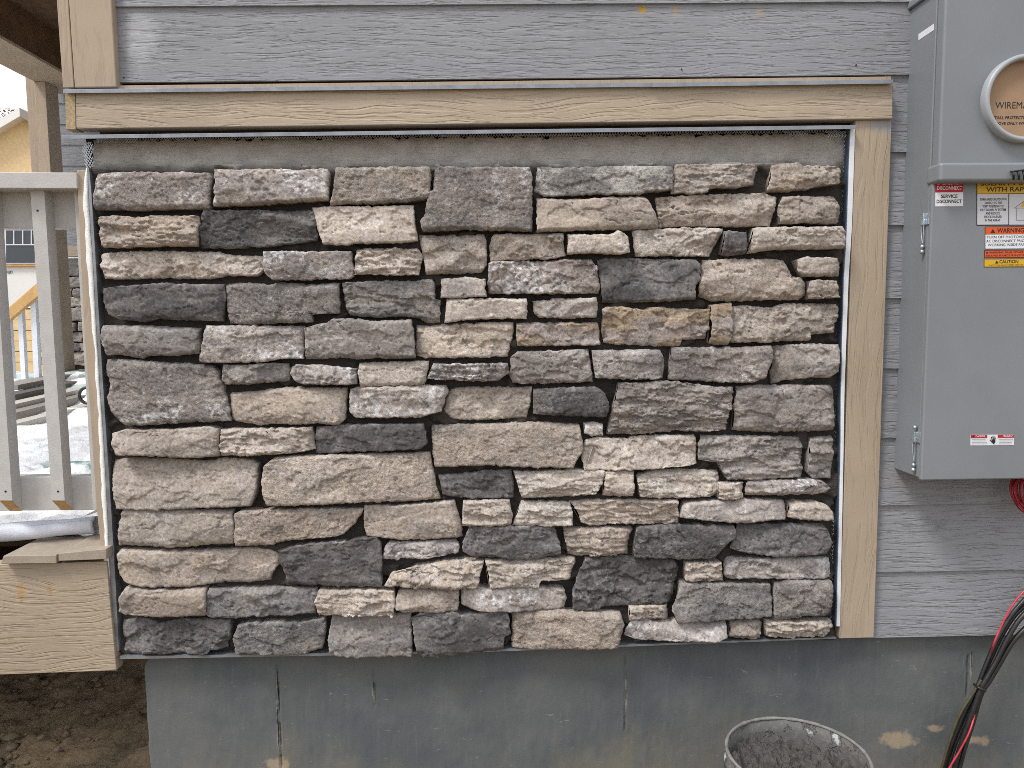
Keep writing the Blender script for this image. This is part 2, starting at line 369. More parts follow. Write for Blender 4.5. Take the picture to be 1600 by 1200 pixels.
# ------------------------------------------------------------------ stones
# style: T tan, B light buff, N grey brown, G grey, D charcoal, P mottled, W chalky, O ochre
# then l layered, f flaked, p pitted, s smooth.  origin of the tracing window, then the outline clockwise
ST = """
120,180 Pp 125,365 300,355 450,355 820,362 838,395 830,500 815,578 640,575 430,588 105,582 98,480
120,180 Ws 848,335 1000,340 1150,330 1400,335 1500,325 1550,330 1565,370 1560,520 1400,530 1150,548 1040,555 845,560 865,500 860,420
120,180 Tl 105,635 200,628 340,635 470,625 700,628 745,632 750,670 735,812 500,812 250,818 130,815 110,720
120,180 Df 775,585 900,592 1100,590 1300,592 1470,588 1480,650 1478,700 1488,740 1480,770 1300,800 1000,820 760,822 755,700
120,180 Bf 125,862 300,850 560,848 700,852 860,855 950,875 1150,880 1155,960 1110,1000 920,998 820,1018 500,1012 250,1020 140,1015 118,930
120,180 Wp 1168,855 1340,850 1380,855 1580,850 1705,852 1712,930 1720,1000 1690,1018 1450,1022 1220,1025 1175,985 1160,925
480,180 Tp 180,322 400,325 550,318 755,322 768,380 765,480 740,515 600,535 400,545 240,545 140,558 165,450
480,180 Pp 800,335 830,318 1000,328 1160,322 1250,318 1390,322 1405,380 1405,715 1200,712 950,705 800,718 720,715 705,650 740,600 755,480 785,470
480,180 Bs 25,575 200,565 380,572 655,562 670,680 685,780 560,795 300,795 240,810 100,800 60,690
480,180 Bl 305,835 500,830 685,835 715,880 690,995 480,992 290,990 300,900
480,180 Tf 695,745 850,750 1100,740 1115,790 1120,930 1085,975 1000,980 745,990 725,890
800,180 Xp 165,315 200,310 260,322 500,320 720,315 1000,320 1010,400 1005,460 850,470 790,490 480,485 210,495 145,460 160,390
800,180 Ts 160,515 400,520 650,510 830,505 870,560 910,650 915,700 700,708 400,712 160,722
800,180 Tl 1045,298 1250,302 1500,295 1565,310 1550,360 1530,420 1420,440 1240,450 1235,475 1130,485 1090,475 1010,480 1020,400
1080,180 Tf 535,300 600,288 700,285 730,310 950,312 948,415 880,425 800,435 740,455 500,468 488,460 520,380
800,180 Bf 915,510 1100,500 1300,490 1450,485 1600,485 1665,510 1650,600 1630,680 1400,690 1200,685 1000,688 935,695 920,600
1080,180 Tf 600,505 750,500 920,500 945,540 955,600 945,665 800,670 570,670 560,590 575,540
480,180 Tf 1150,770 1175,740 1400,738 1600,735 1605,800 1615,870 1550,888 1350,895 1145,905 1145,830
800,180 Bs 358,740 500,745 630,742 660,718 690,735 725,760 738,850 650,865 500,855 355,862
800,180 Bf 765,720 780,708 1000,705 1200,700 1330,708 1300,780 1250,875 1000,872 790,875 775,790
1080,180 Ds 225,725 250,722 355,730 350,790 350,850 330,865 240,870 205,860 215,790
1080,180 Bs 405,705 520,702 940,698 960,740 965,825 800,830 560,830 370,858 390,780
800,180 Pf -145,930 -120,912 20,910 220,908 370,900 500,900 515,930 535,940 540,1000 555,1050 550,1108 300,1110 0,1110 -140,1112 -148,1050
800,180 Ds 545,905 600,890 750,892 900,900 1150,905 1175,930 1180,1030 1145,1060 1140,1150 900,1160 700,1168 575,1168 565,1050
1080,180 Tf 95,905 250,900 500,898 600,905 625,950 645,1010 700,1015 725,1040 732,1120 700,1150 480,1150 160,1160 75,1130 65,1080 85,980
1080,180 Ts 680,905 720,888 920,895 935,930 940,1000 720,1005 675,970
1080,180 Tl 755,1040 860,1035 915,1038 925,1080 940,1135 750,1145 740,1100
120,430 Ds 150,85 230,72 340,65 500,52 700,60 900,58 910,150 890,285 700,278 580,275 500,265 420,290 240,272 180,240 150,160
120,430 Gs 140,320 350,318 500,325 745,335 748,490 600,500 440,500 400,515 265,495 180,500 150,410
120,430 Pp 915,60 1000,50 1120,50 1190,65 1260,42 1350,48 1420,62 1630,50 1632,235 1560,238 1455,240 1460,290 1300,295 1100,305 950,298 930,180
120,430 Wp 805,320 1000,318 1200,322 1405,322 1408,450 1400,520 1250,522 1150,540 900,545 770,540 790,430
480,430 Gf 210,50 400,38 690,35 770,22 790,60 790,150 825,155 820,290 740,298 690,268 600,255 400,258 260,248 225,170
480,430 Ws 835,25 900,22 1000,15 1110,28 1108,80 1118,130 980,135 835,138 840,80
480,430 Bs 875,150 1100,148 1370,150 1368,270 1200,268 1000,275 860,295 870,220
760,430 Wf 295,165 400,158 440,145 560,150 690,142 700,200 690,260 620,262 480,265 340,262 310,240
480,430 Ns -20,335 60,310 150,300 160,275 260,275 400,290 640,282 655,350 668,515 500,520 420,515 350,525 200,515 20,528 -25,525 -20,430
480,430 Bf 680,320 900,312 1060,300 1285,298 1285,360 1265,450 1250,510 1000,510 740,518 680,500
760,430 Of 195,305 400,300 700,302 712,340 712,435 500,438 200,442 188,370
760,430 Of 735,215 760,202 870,200 990,220 1080,200 1200,212 1410,215 1408,340 1385,345 1380,395 1230,402 1222,440 1100,442 1000,435 800,430 745,420 732,330
1000,430 Os 455,190 520,180 582,175 580,300 575,410 550,435 500,432 445,420 455,330
1000,430 Tf 590,200 700,192 800,205 860,205 920,180 1080,180 1260,182 1258,290 1235,300 1230,355 1085,370 1080,408 900,410 820,420 720,415 590,420 585,310
120,430 Gf 905,565 1000,570 1200,555 1300,560 1315,600 1310,665 1200,668 1080,680 920,682 900,660
480,430 Wf -105,580 -80,565 60,568 300,590 300,620 298,680 100,682 -40,680 -85,660 -110,620
480,430 Bs 325,555 500,548 752,542 745,610 725,685 560,690 330,700 320,620
480,430 Pl 790,560 900,562 1100,558 1250,558 1255,615 1190,660 1100,662 860,655 750,645
760,430 Nf 155,520 200,485 400,480 640,470 655,560 668,665 490,675 300,680 170,675 150,620
760,430 Wp 670,475 850,475 1000,472 1090,475 1110,520 1118,590 1105,640 1060,650 850,650 690,640 680,570
1000,430 Pp 215,455 400,458 640,455 720,450 825,442 825,520 790,600 780,640 700,670 480,665 190,650 200,560
1000,430 Ns 840,450 1000,438 1245,438 1248,500 1245,600 1200,640 1080,640 930,655 850,680 845,600 850,560
120,430 Pp 155,535 300,532 480,550 700,562 820,570 860,610 890,700 930,830 938,915 700,920 400,940 280,940 200,850 170,760 190,680 160,600
120,430 Ts 940,745 1110,735 1300,708 1500,712 1675,712 1678,800 1665,900 1630,935 1480,925 1380,935 1240,930 1130,940 960,910 945,830
480,430 Wf 260,725 300,708 500,705 700,695 860,700 875,730 830,855 760,870 700,890 560,892 300,895 260,860 258,790
480,430 Tf 900,715 1050,705 1250,710 1405,705 1395,780 1370,895 1150,902 1040,910 900,905 860,870 865,790
760,430 Dp 300,720 500,710 680,702 720,725 750,760 770,820 750,885 600,880 300,868 298,790
760,430 Nl 840,680 960,680 1100,665 1300,685 1420,705 1550,705 1540,800 1505,970 1350,980 1200,975 1050,990 940,998 760,995 790,870
1000,430 Nf 625,705 800,698 1000,695 1230,700 1240,760 1242,975 1000,982 800,985 605,975 615,880 600,820 620,760
760,430 Ws 620,935 680,930 730,940 728,1005 660,1005 620,990
120,430 Ts 200,1000 280,975 500,975 700,965 800,955 870,970 870,1135 650,1142 400,1125 240,1125 205,1050
120,430 Bl 885,975 1100,970 1300,965 1455,962 1460,1010 1475,1090 1400,1110 1100,1130 885,1135 882,1050
480,430 Ds 50,960 200,945 400,940 720,938 735,1000 745,1050 700,1085 500,1095 300,1100 170,1112 45,1115 42,1050
480,430 Tp 775,955 900,945 1100,938 1300,932 1450,928 1600,938 1700,942 1710,1000 1725,1060 1720,1100 1680,1150 1660,1200 1400,1200 1100,1190 800,1205 785,1120
760,430 Bf 625,1040 700,1020 900,1035 920,1020 1080,1012 1310,1010 1325,1050 1320,1180 1270,1190 1100,1205 850,1215 620,1218 605,1150 615,1080
1000,430 Nl 380,1070 405,1015 600,1015 900,1022 1035,1030 1045,1100 1035,1180 1025,1265 850,1275 560,1280 530,1230 505,1175 380,1160
960,700 Pf 1235,-15 1250,-50 1385,-60 1385,20 1375,120 1370,195 1260,195 1225,150 1235,60
120,700 Ts 200,95 300,80 550,80 800,95 900,75 1080,88 1120,110 1115,250 1080,360 900,365 700,375 450,385 235,385 215,300 195,170
400,700 Bp 60,110 120,65 300,55 600,48 1080,40 1095,120 1120,230 1145,325 1000,335 700,338 400,350 80,355 50,290 45,190
680,700 Df 20,185 150,175 350,155 470,155 490,230 490,315 380,322 250,320 50,300
680,700 Bl 495,165 700,158 900,148 1060,150 1055,210 1000,300 800,315 550,325 525,250
680,700 Bs 1070,158 1245,152 1240,230 1235,300 1150,308 1060,308 1065,230
960,700 Bl 150,180 250,150 440,148 660,155 665,260 620,305 350,312 165,300 155,240
960,700 Bl 665,230 820,230 818,312 740,318 662,320
960,700 Wl 840,235 860,215 1100,215 1260,208 1330,225 1380,265 1340,295 1200,300 1050,298 840,305
120,700 Ts 255,430 280,395 500,398 700,400 955,405 968,500 965,605 800,610 640,628 500,620 240,620 240,540
400,700 Tp -135,420 -100,400 100,395 200,390 500,392 660,395 650,430 600,490 540,540 480,560 350,575 190,582 100,610 -140,620 -138,520
400,700 Ts 675,375 900,370 1100,355 1235,340 1250,400 1275,460 1285,565 1100,575 900,578 750,565 690,560 670,480
680,700 Bl 180,345 300,342 460,340 480,440 470,485 320,495 170,495 175,420
680,700 Bl 545,352 700,348 845,350 855,420 858,482 680,488 485,485 510,430
680,700 Bl 850,350 1000,338 1300,335 1520,335 1525,400 1530,480 1350,485 1150,478 990,495 920,470 890,400
960,700 Ws 425,400 450,355 700,335 900,335 1075,345 1080,400 1075,450 980,455 850,470 700,465 560,450 420,440
960,700 Bs 1115,360 1150,350 1290,352 1340,370 1375,410 1370,450 1200,450 1100,440
680,700 Ds 215,510 400,500 600,500 745,505 770,580 785,630 785,670 600,700 480,708 400,690 240,690 175,650 175,600
680,700 Tl 805,510 900,520 1080,505 1225,515 1240,520 1215,600 1210,672 1050,680 840,678 825,600
960,700 Dp 150,510 300,495 500,490 750,495 760,560 700,600 650,660 620,690 400,695 200,692 125,685 135,600
960,700 Ds 760,560 800,490 900,500 1100,490 1320,490 1350,540 1365,600 1330,665 1200,670 1080,690 950,680 800,655 735,630
400,700 Wf 795,640 830,608 1000,608 1240,598 1270,640 1260,665 1160,680 1060,710 790,712 790,670
400,700 Ds 120,665 200,635 400,605 560,600 620,585 740,580 765,610 775,700 775,880 600,878 400,875 180,870 160,780 125,740
120,700 Ts 240,680 260,650 500,655 800,655 1000,640 1180,650 1235,680 1250,740 1200,800 1190,845 1050,860 900,855 700,880 380,875 300,850 260,790
400,700 Bl 795,875 850,790 1000,760 1150,730 1300,722 1420,725 1400,790 1380,880 1100,880
680,700 Bl 315,715 500,712 700,705 880,708 880,740 850,780 840,825 660,835 640,870 345,875 340,800
840,800 Df 310,300 500,305 700,305 845,310 880,350 900,390 870,450 840,580 600,592 500,595 420,600 340,622 225,610 225,500 270,380
840,800 Bl 935,325 1145,322 1155,370 1165,435 930,432 930,380
960,700 Wf 700,740 720,700 850,705 1100,700 1370,715 1375,780 1370,825 1150,830 850,828 720,825 695,790
120,860 Ts 255,310 290,250 400,262 560,268 780,262 790,320 785,420 600,425 440,428 290,415 250,390
120,860 Gf 805,265 1000,262 1150,258 1350,260 1480,270 1490,340 1475,410 1300,420 1160,430 1100,420 1000,435 800,425
480,800 Bl 65,510 200,505 380,505 530,512 540,570 530,655 300,655 75,652 50,570
480,800 Tf 570,510 700,498 940,500 945,560 930,630 800,640 620,638 560,610 548,560
680,700 Ws 160,895 300,885 650,885 700,895 760,885 805,900 820,950 800,1010 600,1020 350,1022 250,1015 165,985
840,800 Gp 905,455 1100,460 1300,470 1475,478 1475,560 1470,660 1280,670 1100,680 880,690 845,610
960,700 Np 1030,870 1100,848 1370,850 1370,950 1360,1030 1330,1065 1200,1060 1080,1080 1010,1085 1005,970
840,800 Bl 580,600 815,592 822,640 820,695 580,695 578,640
120,860 Df 255,470 400,450 500,480 600,460 820,450 940,455 950,520 945,575 920,580 925,620 860,635 770,640 772,672 600,665 280,672 262,560
120,860 Gp 1005,480 1080,465 1250,465 1400,470 1540,445 1545,540 1520,630 1430,650 1400,668 1200,665 990,650 975,560
480,800 Gs 150,670 400,655 640,652 645,720 650,800 648,905 400,905 200,908 140,880 130,800
480,800 Ds 650,680 700,655 920,645 960,665 1100,648 1240,640 1262,700 1265,780 1230,800 1222,885 1130,890 950,905 740,918 690,900 670,780
840,800 Tp -155,650 0,640 130,625 200,640 400,640 520,650 545,720 515,820 500,860 300,860 100,868 -155,868 -155,760
840,800 Ws 560,760 600,705 780,710 900,705 1190,708 1190,790 1140,815 900,815 680,820 560,795
840,800 Tf 1230,710 1330,690 1410,695 1420,720 1400,800 1300,800 1210,790
960,700 Bl 965,1095 1200,1100 1370,1100 1375,1140 1340,1190 1150,1195 965,1190 960,1140
"""
TINT = {  # main, second, second amount, chalk amount, dark fleck amount
    'T': ((.358, .310, .266), (.265, .236, .214), .65, .20, .18),
    'B': ((.460, .408, .356), (.350, .306, .270), .60, .34, .12),
    'N': ((.285, .255, .235), (.175, .163, .158), .65, .22, .22),
    'G': ((.178, .170, .168), (.30, .272, .248), .55, .20, .25),
    'D': ((.088, .084, .087), (.200, .186, .178), .55, .12, .25),
    'P': ((.275, .246, .230), (.140, .134, .136), .60, .70, .45),
    'X': ((.40, .38, .355), (.08, .075, .075), .62, .55, .75),
    'W': ((.40, .362, .338), (.18, .17, .176), .60, .85, .30),
    'O': ((.33, .262, .19), (.30, .265, .25), .9, .15, .10),
}
WORD = {'T': 'tan', 'B': 'pale buff', 'N': 'brownish grey', 'G': 'mid grey', 'D': 'dark charcoal', 'P': 'mottled grey', 'X': 'white and black speckled', 'W': 'chalky whitish grey', 'O': 'ochre and grey'}
def resample(pts, n):
    p = np.array(pts, float); d = np.r_[0, np.cumsum(np.hypot(*(p[1:] - p[:-1]).T))]; t = np.linspace(0, d[-1], n)
    return np.stack([np.interp(t, d, p[:, 0]), np.interp(t, d, p[:, 1])], 1)
def make_stone(k, poly, col, style, STEP=1.75, Y0=0., mm=.00155):
    rs = random.Random(k * 7 + 3); sd = k * 101
    poly = np.array(poly, float); mid = (poly.min(0) + poly.max(0)) / 2
    poly = poly + np.clip((poly - mid) / 6, -1, 1) * (1.1 if Y0 == 0 else .2); lo = poly.min(0); hi = poly.max(0); nrm = (poly - lo) / (hi - lo)
    def cor(cx, cy): return int(np.argmin(((nrm - (cx, cy)) ** 2).sum(1)))
    a, b, c, d = cor(0, 0), cor(1, 0), cor(1, 1), cor(0, 1); n = len(poly)
    def seg(i, j):
        out = [i]
        while i != j: i = (i + 1) % n; out.append(i)
        return poly[out]
    top, right, bot, left = seg(a, b), seg(b, c), seg(c, d)[::-1], seg(d, a)[::-1]
    Wd, Hd = hi - lo; nu = max(8, int(Wd / STEP)) + 1; nv = max(6, int(Hd / STEP)) + 1
    Tt, Bb, Ll, Rr = resample(top, nu), resample(bot, nu), resample(left, nv), resample(right, nv)
    for q, s in ((Tt, 1), (Bb, 2), (Ll, 3), (Rr, 4)):       # ragged broken outline
        w = np.sin(np.linspace(0, math.pi, len(q))) ** .4
        f = fbm(q[:, 0] * .09 + k, q[:, 1] * .09, 4, sd + s, .62) * 3.4
        if s < 3: q[:, 1] += f * w
        else: q[:, 0] += f * w * .9
    u = np.linspace(0, 1, nu)[None, :, None]; v = np.linspace(0, 1, nv)[:, None, None]
    S = (1 - v) * Tt[None] + v * Bb[None] + (1 - u) * Ll[:, None] + u * Rr[:, None] \
        - ((1 - u) * (1 - v) * Tt[0] + u * (1 - v) * Tt[-1] + (1 - u) * v * Bb[0] + u * v * Bb[-1])
    dep = rs.uniform(.042, .056)
    px, py = S[..., 0], S[..., 1]
    X, Z = Pn(px, py, Y0 - dep)

    U = np.broadcast_to(u[..., 0], px.shape); V = np.broadcast_to(v[..., 0], px.shape)
    dT, dB, dL, dR = V * Hd * mm, (1 - V) * Hd * mm, U * Wd * mm, (1 - U) * Wd * mm
    dE = np.minimum(np.minimum(dT, dB), np.minimum(dL, dR))
    wx = X + fbm(X * 18, Z * 18, 4, sd + 5, .6) * .009; wz = Z + fbm(X * 18, Z * 18, 4, sd + 6, .6) * .009
    h = fbm(wx * 9, wz * 14, 2, sd + 7) * .004
    gz, gx_ = rs.uniform(-.10, .06), rs.uniform(-.035, .035)
    cx, cz = X.mean(), Z.mean(); h = h + (Z - cz) * gz + (X - cx) * gx_
    K = {'f': 6, 's': 3, 'l': 3, 'p': 2}[style]; am = {'f': .62, 's': .26, 'l': .32, 'p': .16}[style]
    pl = None
    for i in range(K):
        ox, oz = rs.uniform(-.45, .45) * Wd * mm, rs.uniform(-.4, .4) * Hd * mm; t = rs.uniform(0, 2 * math.pi); m_ = rs.uniform(.3, 1) * am
        q = ((wx - cx - ox) * math.cos(t) * .5 + (wz - cz - oz) * math.sin(t)) * m_ + rs.uniform(-.001, .002)
        pl = q if pl is None else np.minimum(pl, q)
    h = h + np.clip(pl, -.016, .007)
    ns = {'f': 3, 's': 2, 'l': 4, 'p': 1}[style]
    for i in range(ns):                                       # flaked ledges with a crisp lip
        fr = rs.uniform(7, 14); st_ = 2.8 if style == 'l' else 1.5
        q = fbm(X * fr, Z * fr * st_, 4, sd + 31 + i, .5) - rs.uniform(-.12, .12)
        h = h + (sstep(-.010, .010, q) - .5) * rs.uniform(.0022, .0058) * (1 if style != 's' else .7)
    if style == 'l':
        q = fbm(X * 9, Z * 95, 5, sd + 50, .62); h = h + q * .0052 - np.abs(fbm(X * 7, Z * 60, 3, sd + 51)) * .004
    if style == 'p':
        q = fbm(X * 75, Z * 95, 4, sd + 52, .62); h = h + q * .0026
        h = h - np.clip(fbm(X * 110, Z * 120, 2, sd + 53) - .25, 0, 1) * .008
    else:
        h = h + fbm(X * 45, Z * 80, 4, sd + 54, .6) * (.0009 if style == 's' else .0019)
        rid = np.abs(fbm(X * 11, Z * 24, 3, sd + 55)); h = h - .0040 * np.exp(-(rid / .014) ** 2) * (fbm(X * 5, Z * 9, 2, sd + 56) > .02)
    h = h - .0034 * np.exp(-dE / .0014) + fbm(X * 60, Z * 60, 3, sd + 57) * .0016 * np.exp(-dE / .006)
    tb = rs.choice([0, .004, .007, .009]); bw = rs.uniform(.006, .014) * (1 + .6 * fbm(X * 9, X * 0, 3, sd + 58))
    h = h - tb * np.clip(1 - dT / bw, 0, 1)
    bb = rs.choice([0, 0, .004, .008]); bw2 = rs.uniform(.006, .012) * (1 + .7 * fbm(X * 9, X * 0 + 3, 3, sd + 59))
    h = h - bb * np.clip(1 - dB / bw2, 0, 1)
    lr = rs.choice([0, 0, .004, .009]); h = h - lr * np.clip(1 - dR / (.009 + .5 * lr), 0, 1)
    lr = rs.choice([0, 0, .003, .008]); h = h - lr * np.clip(1 - dL / (.009 + .5 * lr), 0, 1)
    Y = Y0 - dep - h
    # colours of the stone itself
    m1, m2, a2, chalk, fleck = TINT[col]; m1 = np.array(m1); m2 = np.array(m2)
    br = 1 + rs.uniform(-.10, .12); wm = rs.uniform(-.02, .03)
    m1 = m1 * br * np.array([1 + wm, 1, 1 - wm]); 
    f1 = sstep(-.12, .22, fbm(X * 7 + k, Z * 14, 5, sd + 70, .6) + rs.uniform(-.08, .08)) * a2
    C = m1 * (1 - f1[..., None]) + m2 * f1[..., None]
    C = C * (1 + {'s': .22, 'f': .34, 'l': .34, 'p': .42}[style] * fbm(X * 24, Z * 34, 5, sd + 71, .65))[..., None]
    f2 = sstep(.0, .24, fbm(X * 6 + 9, Z * 8, 3, sd + 72)) * sstep(-.10, .20, fbm(X * 60, Z * 70, 4, sd + 73, .7)) * chalk
    f2 = np.clip(f2 + chalk * .6 * sstep(.22, .40, fbm(X * 45, Z * 55, 5, sd + 74, .75)), 0, .85)
    C = C * (1 - f2[..., None]) + np.array([.68, .675, .68]) * f2[..., None]
    # paler tint along every edge, painting in the light caught on the lips
    f3 = np.exp(-dE / .0022) * sstep(-.1, .25, fbm(X * 30, Z * 30, 3, sd + 75)) * .42
    C = C * (1 - f3[..., None]) + (np.array([.56, .53, .50]) * .8 + m1 * .2) * f3[..., None]
    f4 = sstep(.20, .42, fbm(X * 95, Z * 110, 4, sd + 76, .7)) * fleck
    C = C * (1 - f4[..., None] * .75)
    al = {'s': .42, 'f': .62, 'l': .60, 'p': 1.0}[style] * rs.uniform(.85, 1.1) * (1 + .5 * fbm(X * 12, Z * 16, 3, sd + 78))
    C = np.concatenate([C, np.clip(al, .1, 1.4)[..., None]], -1)
    # sides: rings running back to the mortar
    fr_idx = np.arange(nu * nv).reshape(nv, nu)
    ring = np.concatenate([fr_idx[0, :], fr_idx[1:, -1], fr_idx[-1, -2::-1], fr_idx[-2:0, 0]])
    vx, vy, vz, cc = [X.ravel()], [Y.ravel()], [Z.ravel()], [C.reshape(-1, 4)]
    q0 = np.stack([fr_idx[:-1, :-1], fr_idx[1:, :-1], fr_idx[1:, 1:], fr_idx[:-1, 1:]], -1).reshape(-1, 4)
    quads = [q0]; base = nu * nv; prev = ring; m = len(ring)
    rx0, ry0, rz0 = X.ravel()[ring], Y.ravel()[ring], Z.ravel()[ring]
    ccx, ccz = rx0 - cx, rz0 - cz; sgx = ccx / np.maximum(np.abs(ccx), 1e-4); L = np.hypot(ccx, ccz)
    for j, t in enumerate((.12, .35, .65, 1.0)):
        yy = ry0 * (1 - t) + (Y0 + .004) * t
        jit = fbm(rx0 * 70 + t * 9, rz0 * 70 + t * 3, 3, sd + 80 + j) * .0022
        ins = (.0008 - .0026 * t + jit)
        vx.append(rx0 + ccx / L * ins); vy.append(yy); vz.append(rz0 + ccz / L * ins)
        cc.append(C.reshape(-1, 4)[ring])
        cur = np.arange(base, base + m); base += m
        quads.append(np.stack([prev, np.roll(prev, -1), np.roll(cur, -1), cur], -1)); prev = cur
    return np.stack([np.concatenate(vx), np.concatenate(vy), np.concatenate(vz)], 1), np.concatenate(quads), np.concatenate(cc)

stones = []
for ln in ST.strip().splitlines():
    o, ty, *pp = ln.split(); ox, oy = map(int, o.split(','))
    stones.append(([(int(p.split(',')[0]) / 4 + ox, int(p.split(',')[1]) / 4 + oy) for p in pp], ty[0], ty[1]))
def area(p): return abs(sum(p[i - 1][0] * p[i][1] - p[i][0] * p[i - 1][1] for i in range(len(p)))) / 2
veneer = empty('stone_veneer_wall', P(750, 1028, 0), 'wall panel of rough tan, buff and charcoal ledge stones set in grey mortar', 'stone wall')
order = sorted(range(len(stones)), key=lambda i: -area(stones[i][0])); keep = set(order[:100])
rest = []
for i, (poly, c, s) in enumerate(stones):
    v, q, cc = make_stone(i, poly, c, s)
    if i in keep:
        o = finish('stone', raw_mesh('stone', v, q, cc), M['stone'], veneer); o['label'] = WORD[c] + ' rough split stone'
    else: rest.append((v, q, cc))
if rest:
    off = 0; vv, qq, c3 = [], [], []
    for v, q, cc in rest: vv.append(v); qq.append(q + off); c3.append(cc); off += len(v)
    o = finish('small_stone', raw_mesh('small_stone', np.concatenate(vv), np.concatenate(qq), np.concatenate(c3)), M['stone'], veneer); o['kind'] = 'stuff'

# mortar bed, ragged at its edges
def ly(y, tab):
    return float(np.interp(y, [t[0] for t in tab], [t[1] for t in tab]))
LEFT = [(205, 138), (225, 146), (262, 146), (300, 146), (400, 151), (500, 156), (600, 163), (700, 169), (800, 177), (900, 182), (1030, 187)]
RIGHT = [(195, 1327), (500, 1318), (1000, 1303)]
nv_, nu_ = 330, 470
vs_ = np.linspace(0, 1, nv_)[:, None]; us_ = np.linspace(0, 1, nu_)[None, :]
topy = 218 - 12 * us_; boty = 1027 - 31 * us_
py = topy + (boty - topy) * vs_
lx = np.interp(py[:, 0], [t[0] for t in LEFT], [t[1] for t in LEFT])[:, None]; rx_ = np.interp(py[:, 0], [t[0] for t in RIGHT], [t[1] for t in RIGHT])[:, None]
px = lx + (rx_ - lx) * us_
ed = np.minimum(px - lx, rx_ - px); jx = fbm(px * .06, py * .06, 4, 900) * 9 * np.exp(-ed / 10); px = px + jx
jy = fbm(px * .05, py * .05 + 7, 5, 901, .65); py = py + np.where(py < 300, (np.abs(jy) * 16 + 0) * np.exp(-(py - topy) / 9), 0)
X, Z = Pn(px, py, 0.)
h = fbm(X * 5, Z * 5, 4, 902) * .005 + fbm(X * 22, Z * 30, 5, 903, .6) * .0045
h += sstep(.08, .3, fbm(X * 11, Z * 16, 4, 905)) * np.where(Z > 1.66, .003, .015)
h += sstep(-.01, .012, fbm(X * 4.2, Z * 9, 4, 906)) * .0018
e2 = np.minimum(np.minimum(px - lx, rx_ - px), py - topy)
h = h - .006 * np.exp(-np.maximum(e2, 0) / 3)
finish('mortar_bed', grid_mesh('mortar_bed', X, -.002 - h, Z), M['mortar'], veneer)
MB().ppx([(134, 214), (1331, 200), (1306, 999), (188, 1029)], .010, .016).build('building_paper', M['black'], veneer)
def PX(px, py, X):
    d = ray(px, py); return EYE + d * ((X - EYE.x) / d.x)

# metal lath: a strip of expanded diamonds between two px columns
def lath(mb, f0, f1, y0, y1, Y, cw=4.2, ch=3.3, r=.0005, rnd=random.Random(5)):
    rows = int((y1 - y0) / ch)
    for j in range(rows):
        ya = y0 + j * ch; xa, xb = f0(ya), f1(ya); n = max(1, int((xb - xa) / cw))
        for i in range(n):
            o = cw / 2 if j % 2 else 0
            a = P(xa + i * cw + o, ya, Y); b = P(xa + i * cw + cw / 2 + o, ya + ch, Y); c = P(xa + i * cw + cw + o, ya, Y)
            w = fbm(np.array([xa * .05 + i * .4]), np.array([ya * .05]), 2, 3)[0] * .006
            a.y += w; b.y += w + .0015; c.y += w
            mb.bar(a, b, r * 2, r * 3); mb.bar(b, c, r * 2, r * 3)
lm = MB()
lath(lm, lambda y: 127 + (y - 222) * .14, lambda y: 146, 222, 264, -.020)
lath(lm, lambda y: ly(y, LEFT) - 1, lambda y: ly(y, LEFT) + 6, 262, 1020, -.004)
lath(lm, lambda y: ly(y, RIGHT) - 9, lambda y: ly(y, RIGHT) - 1, 205, 990, -.003)
for k_ in range(12):
    lath(lm, lambda y, k=k_: 150 + 97 * k, lambda y, k=k_: 247 + 97 * k, 213.5 - 1.1 * k_, 223 - 1.1 * k_, .004)
for xa_, xb_, d_ in ((150, 215, 9), (395, 470, 5), (500, 520, 8), (800, 960, 6), (1228, 1262, 8), (1290, 1324, 12), (690, 720, 4)):
    y_ = 216.5 - (xa_ - 150) * .0105
    lath(lm, lambda y, a=xa_: a + 3 * math.sin(y), lambda y, b=xb_: b - 2 * math.sin(y * 2), y_, y_ + d_, -.007)
lm.build('metal_lath', M['wire'], veneer)

# ------------------------------------------------------------------ house wall: siding, trim boards, flashings
house = empty('house_wall', P(1450, 996, 0), 'grey lap siding house wall with tan trim boards framing the stone panel', 'house wall')
def siding(mb, x0, x1, zb, slope, yb, lap=.178, nx=2):
    xs = np.linspace(x0, x1, nx)
    for z, s in zip(zb, slope):
        vs = []
        for x in xs:
            zz = z + s * x
            vs += [(x, yb + .010, zz), (x, yb, zz), (x, yb + .0075, zz + lap + .018), (x, yb + .016, zz + lap + .018)]
        fs = [(i * 4 + a, i * 4 + a + 1, i * 4 + a + 5, i * 4 + a + 4) for i in range(nx - 1) for a in range(3)] + [(3, 2, 1, 0), tuple(4 * (nx - 1) + k for k in range(4))]
        mb.add(vs, fs)
    return mb
zr = [P(1385, y, -.012).z for y in (3, 117, 237, 352, 466, 576, 684, 789.5, 894, 996)]
sm = MB()
siding(sm, -.872, 2.6, [zr[0] + .178 * k - .0085 for k in (3, 2, 1)] + [zr[0] - .0075, zr[1] - .0085], [.008] * 4 + [.009], -.013)
siding(sm, .97, 2.6, [zr[2] - .005] + zr[3:], [.004] + [0] * 7, -.013)
sid = sm.build('siding', M['siding'], house)
MB().box((-.93, .018, .42), (2.6, .16, 2.75)).build('sheathing', M['dark_wood'], house)
MB().box((-.93, .17, .42), (-.90, 4.7, 2.75)).build('side_wall', M['siding'], house)
hb = MB().ppx([(118, 145), (1395, 129), (1395, 185.5), (119, 201)], -.034, .004).build('header_board', M['tan'], house, bevel=.002)
MB().ppx([(101.5, 146), (117.3, 145), (118.3, 202), (103, 202.5)], -.033, .004).build('header_end_board', M['osb_end'], house, bevel=.0015)
MB().ppx([(150, 134), (1392, 119.5), (1392, 126), (150, 140)], -.018, .002).build('trim_strip', M['tan_smooth'], house)
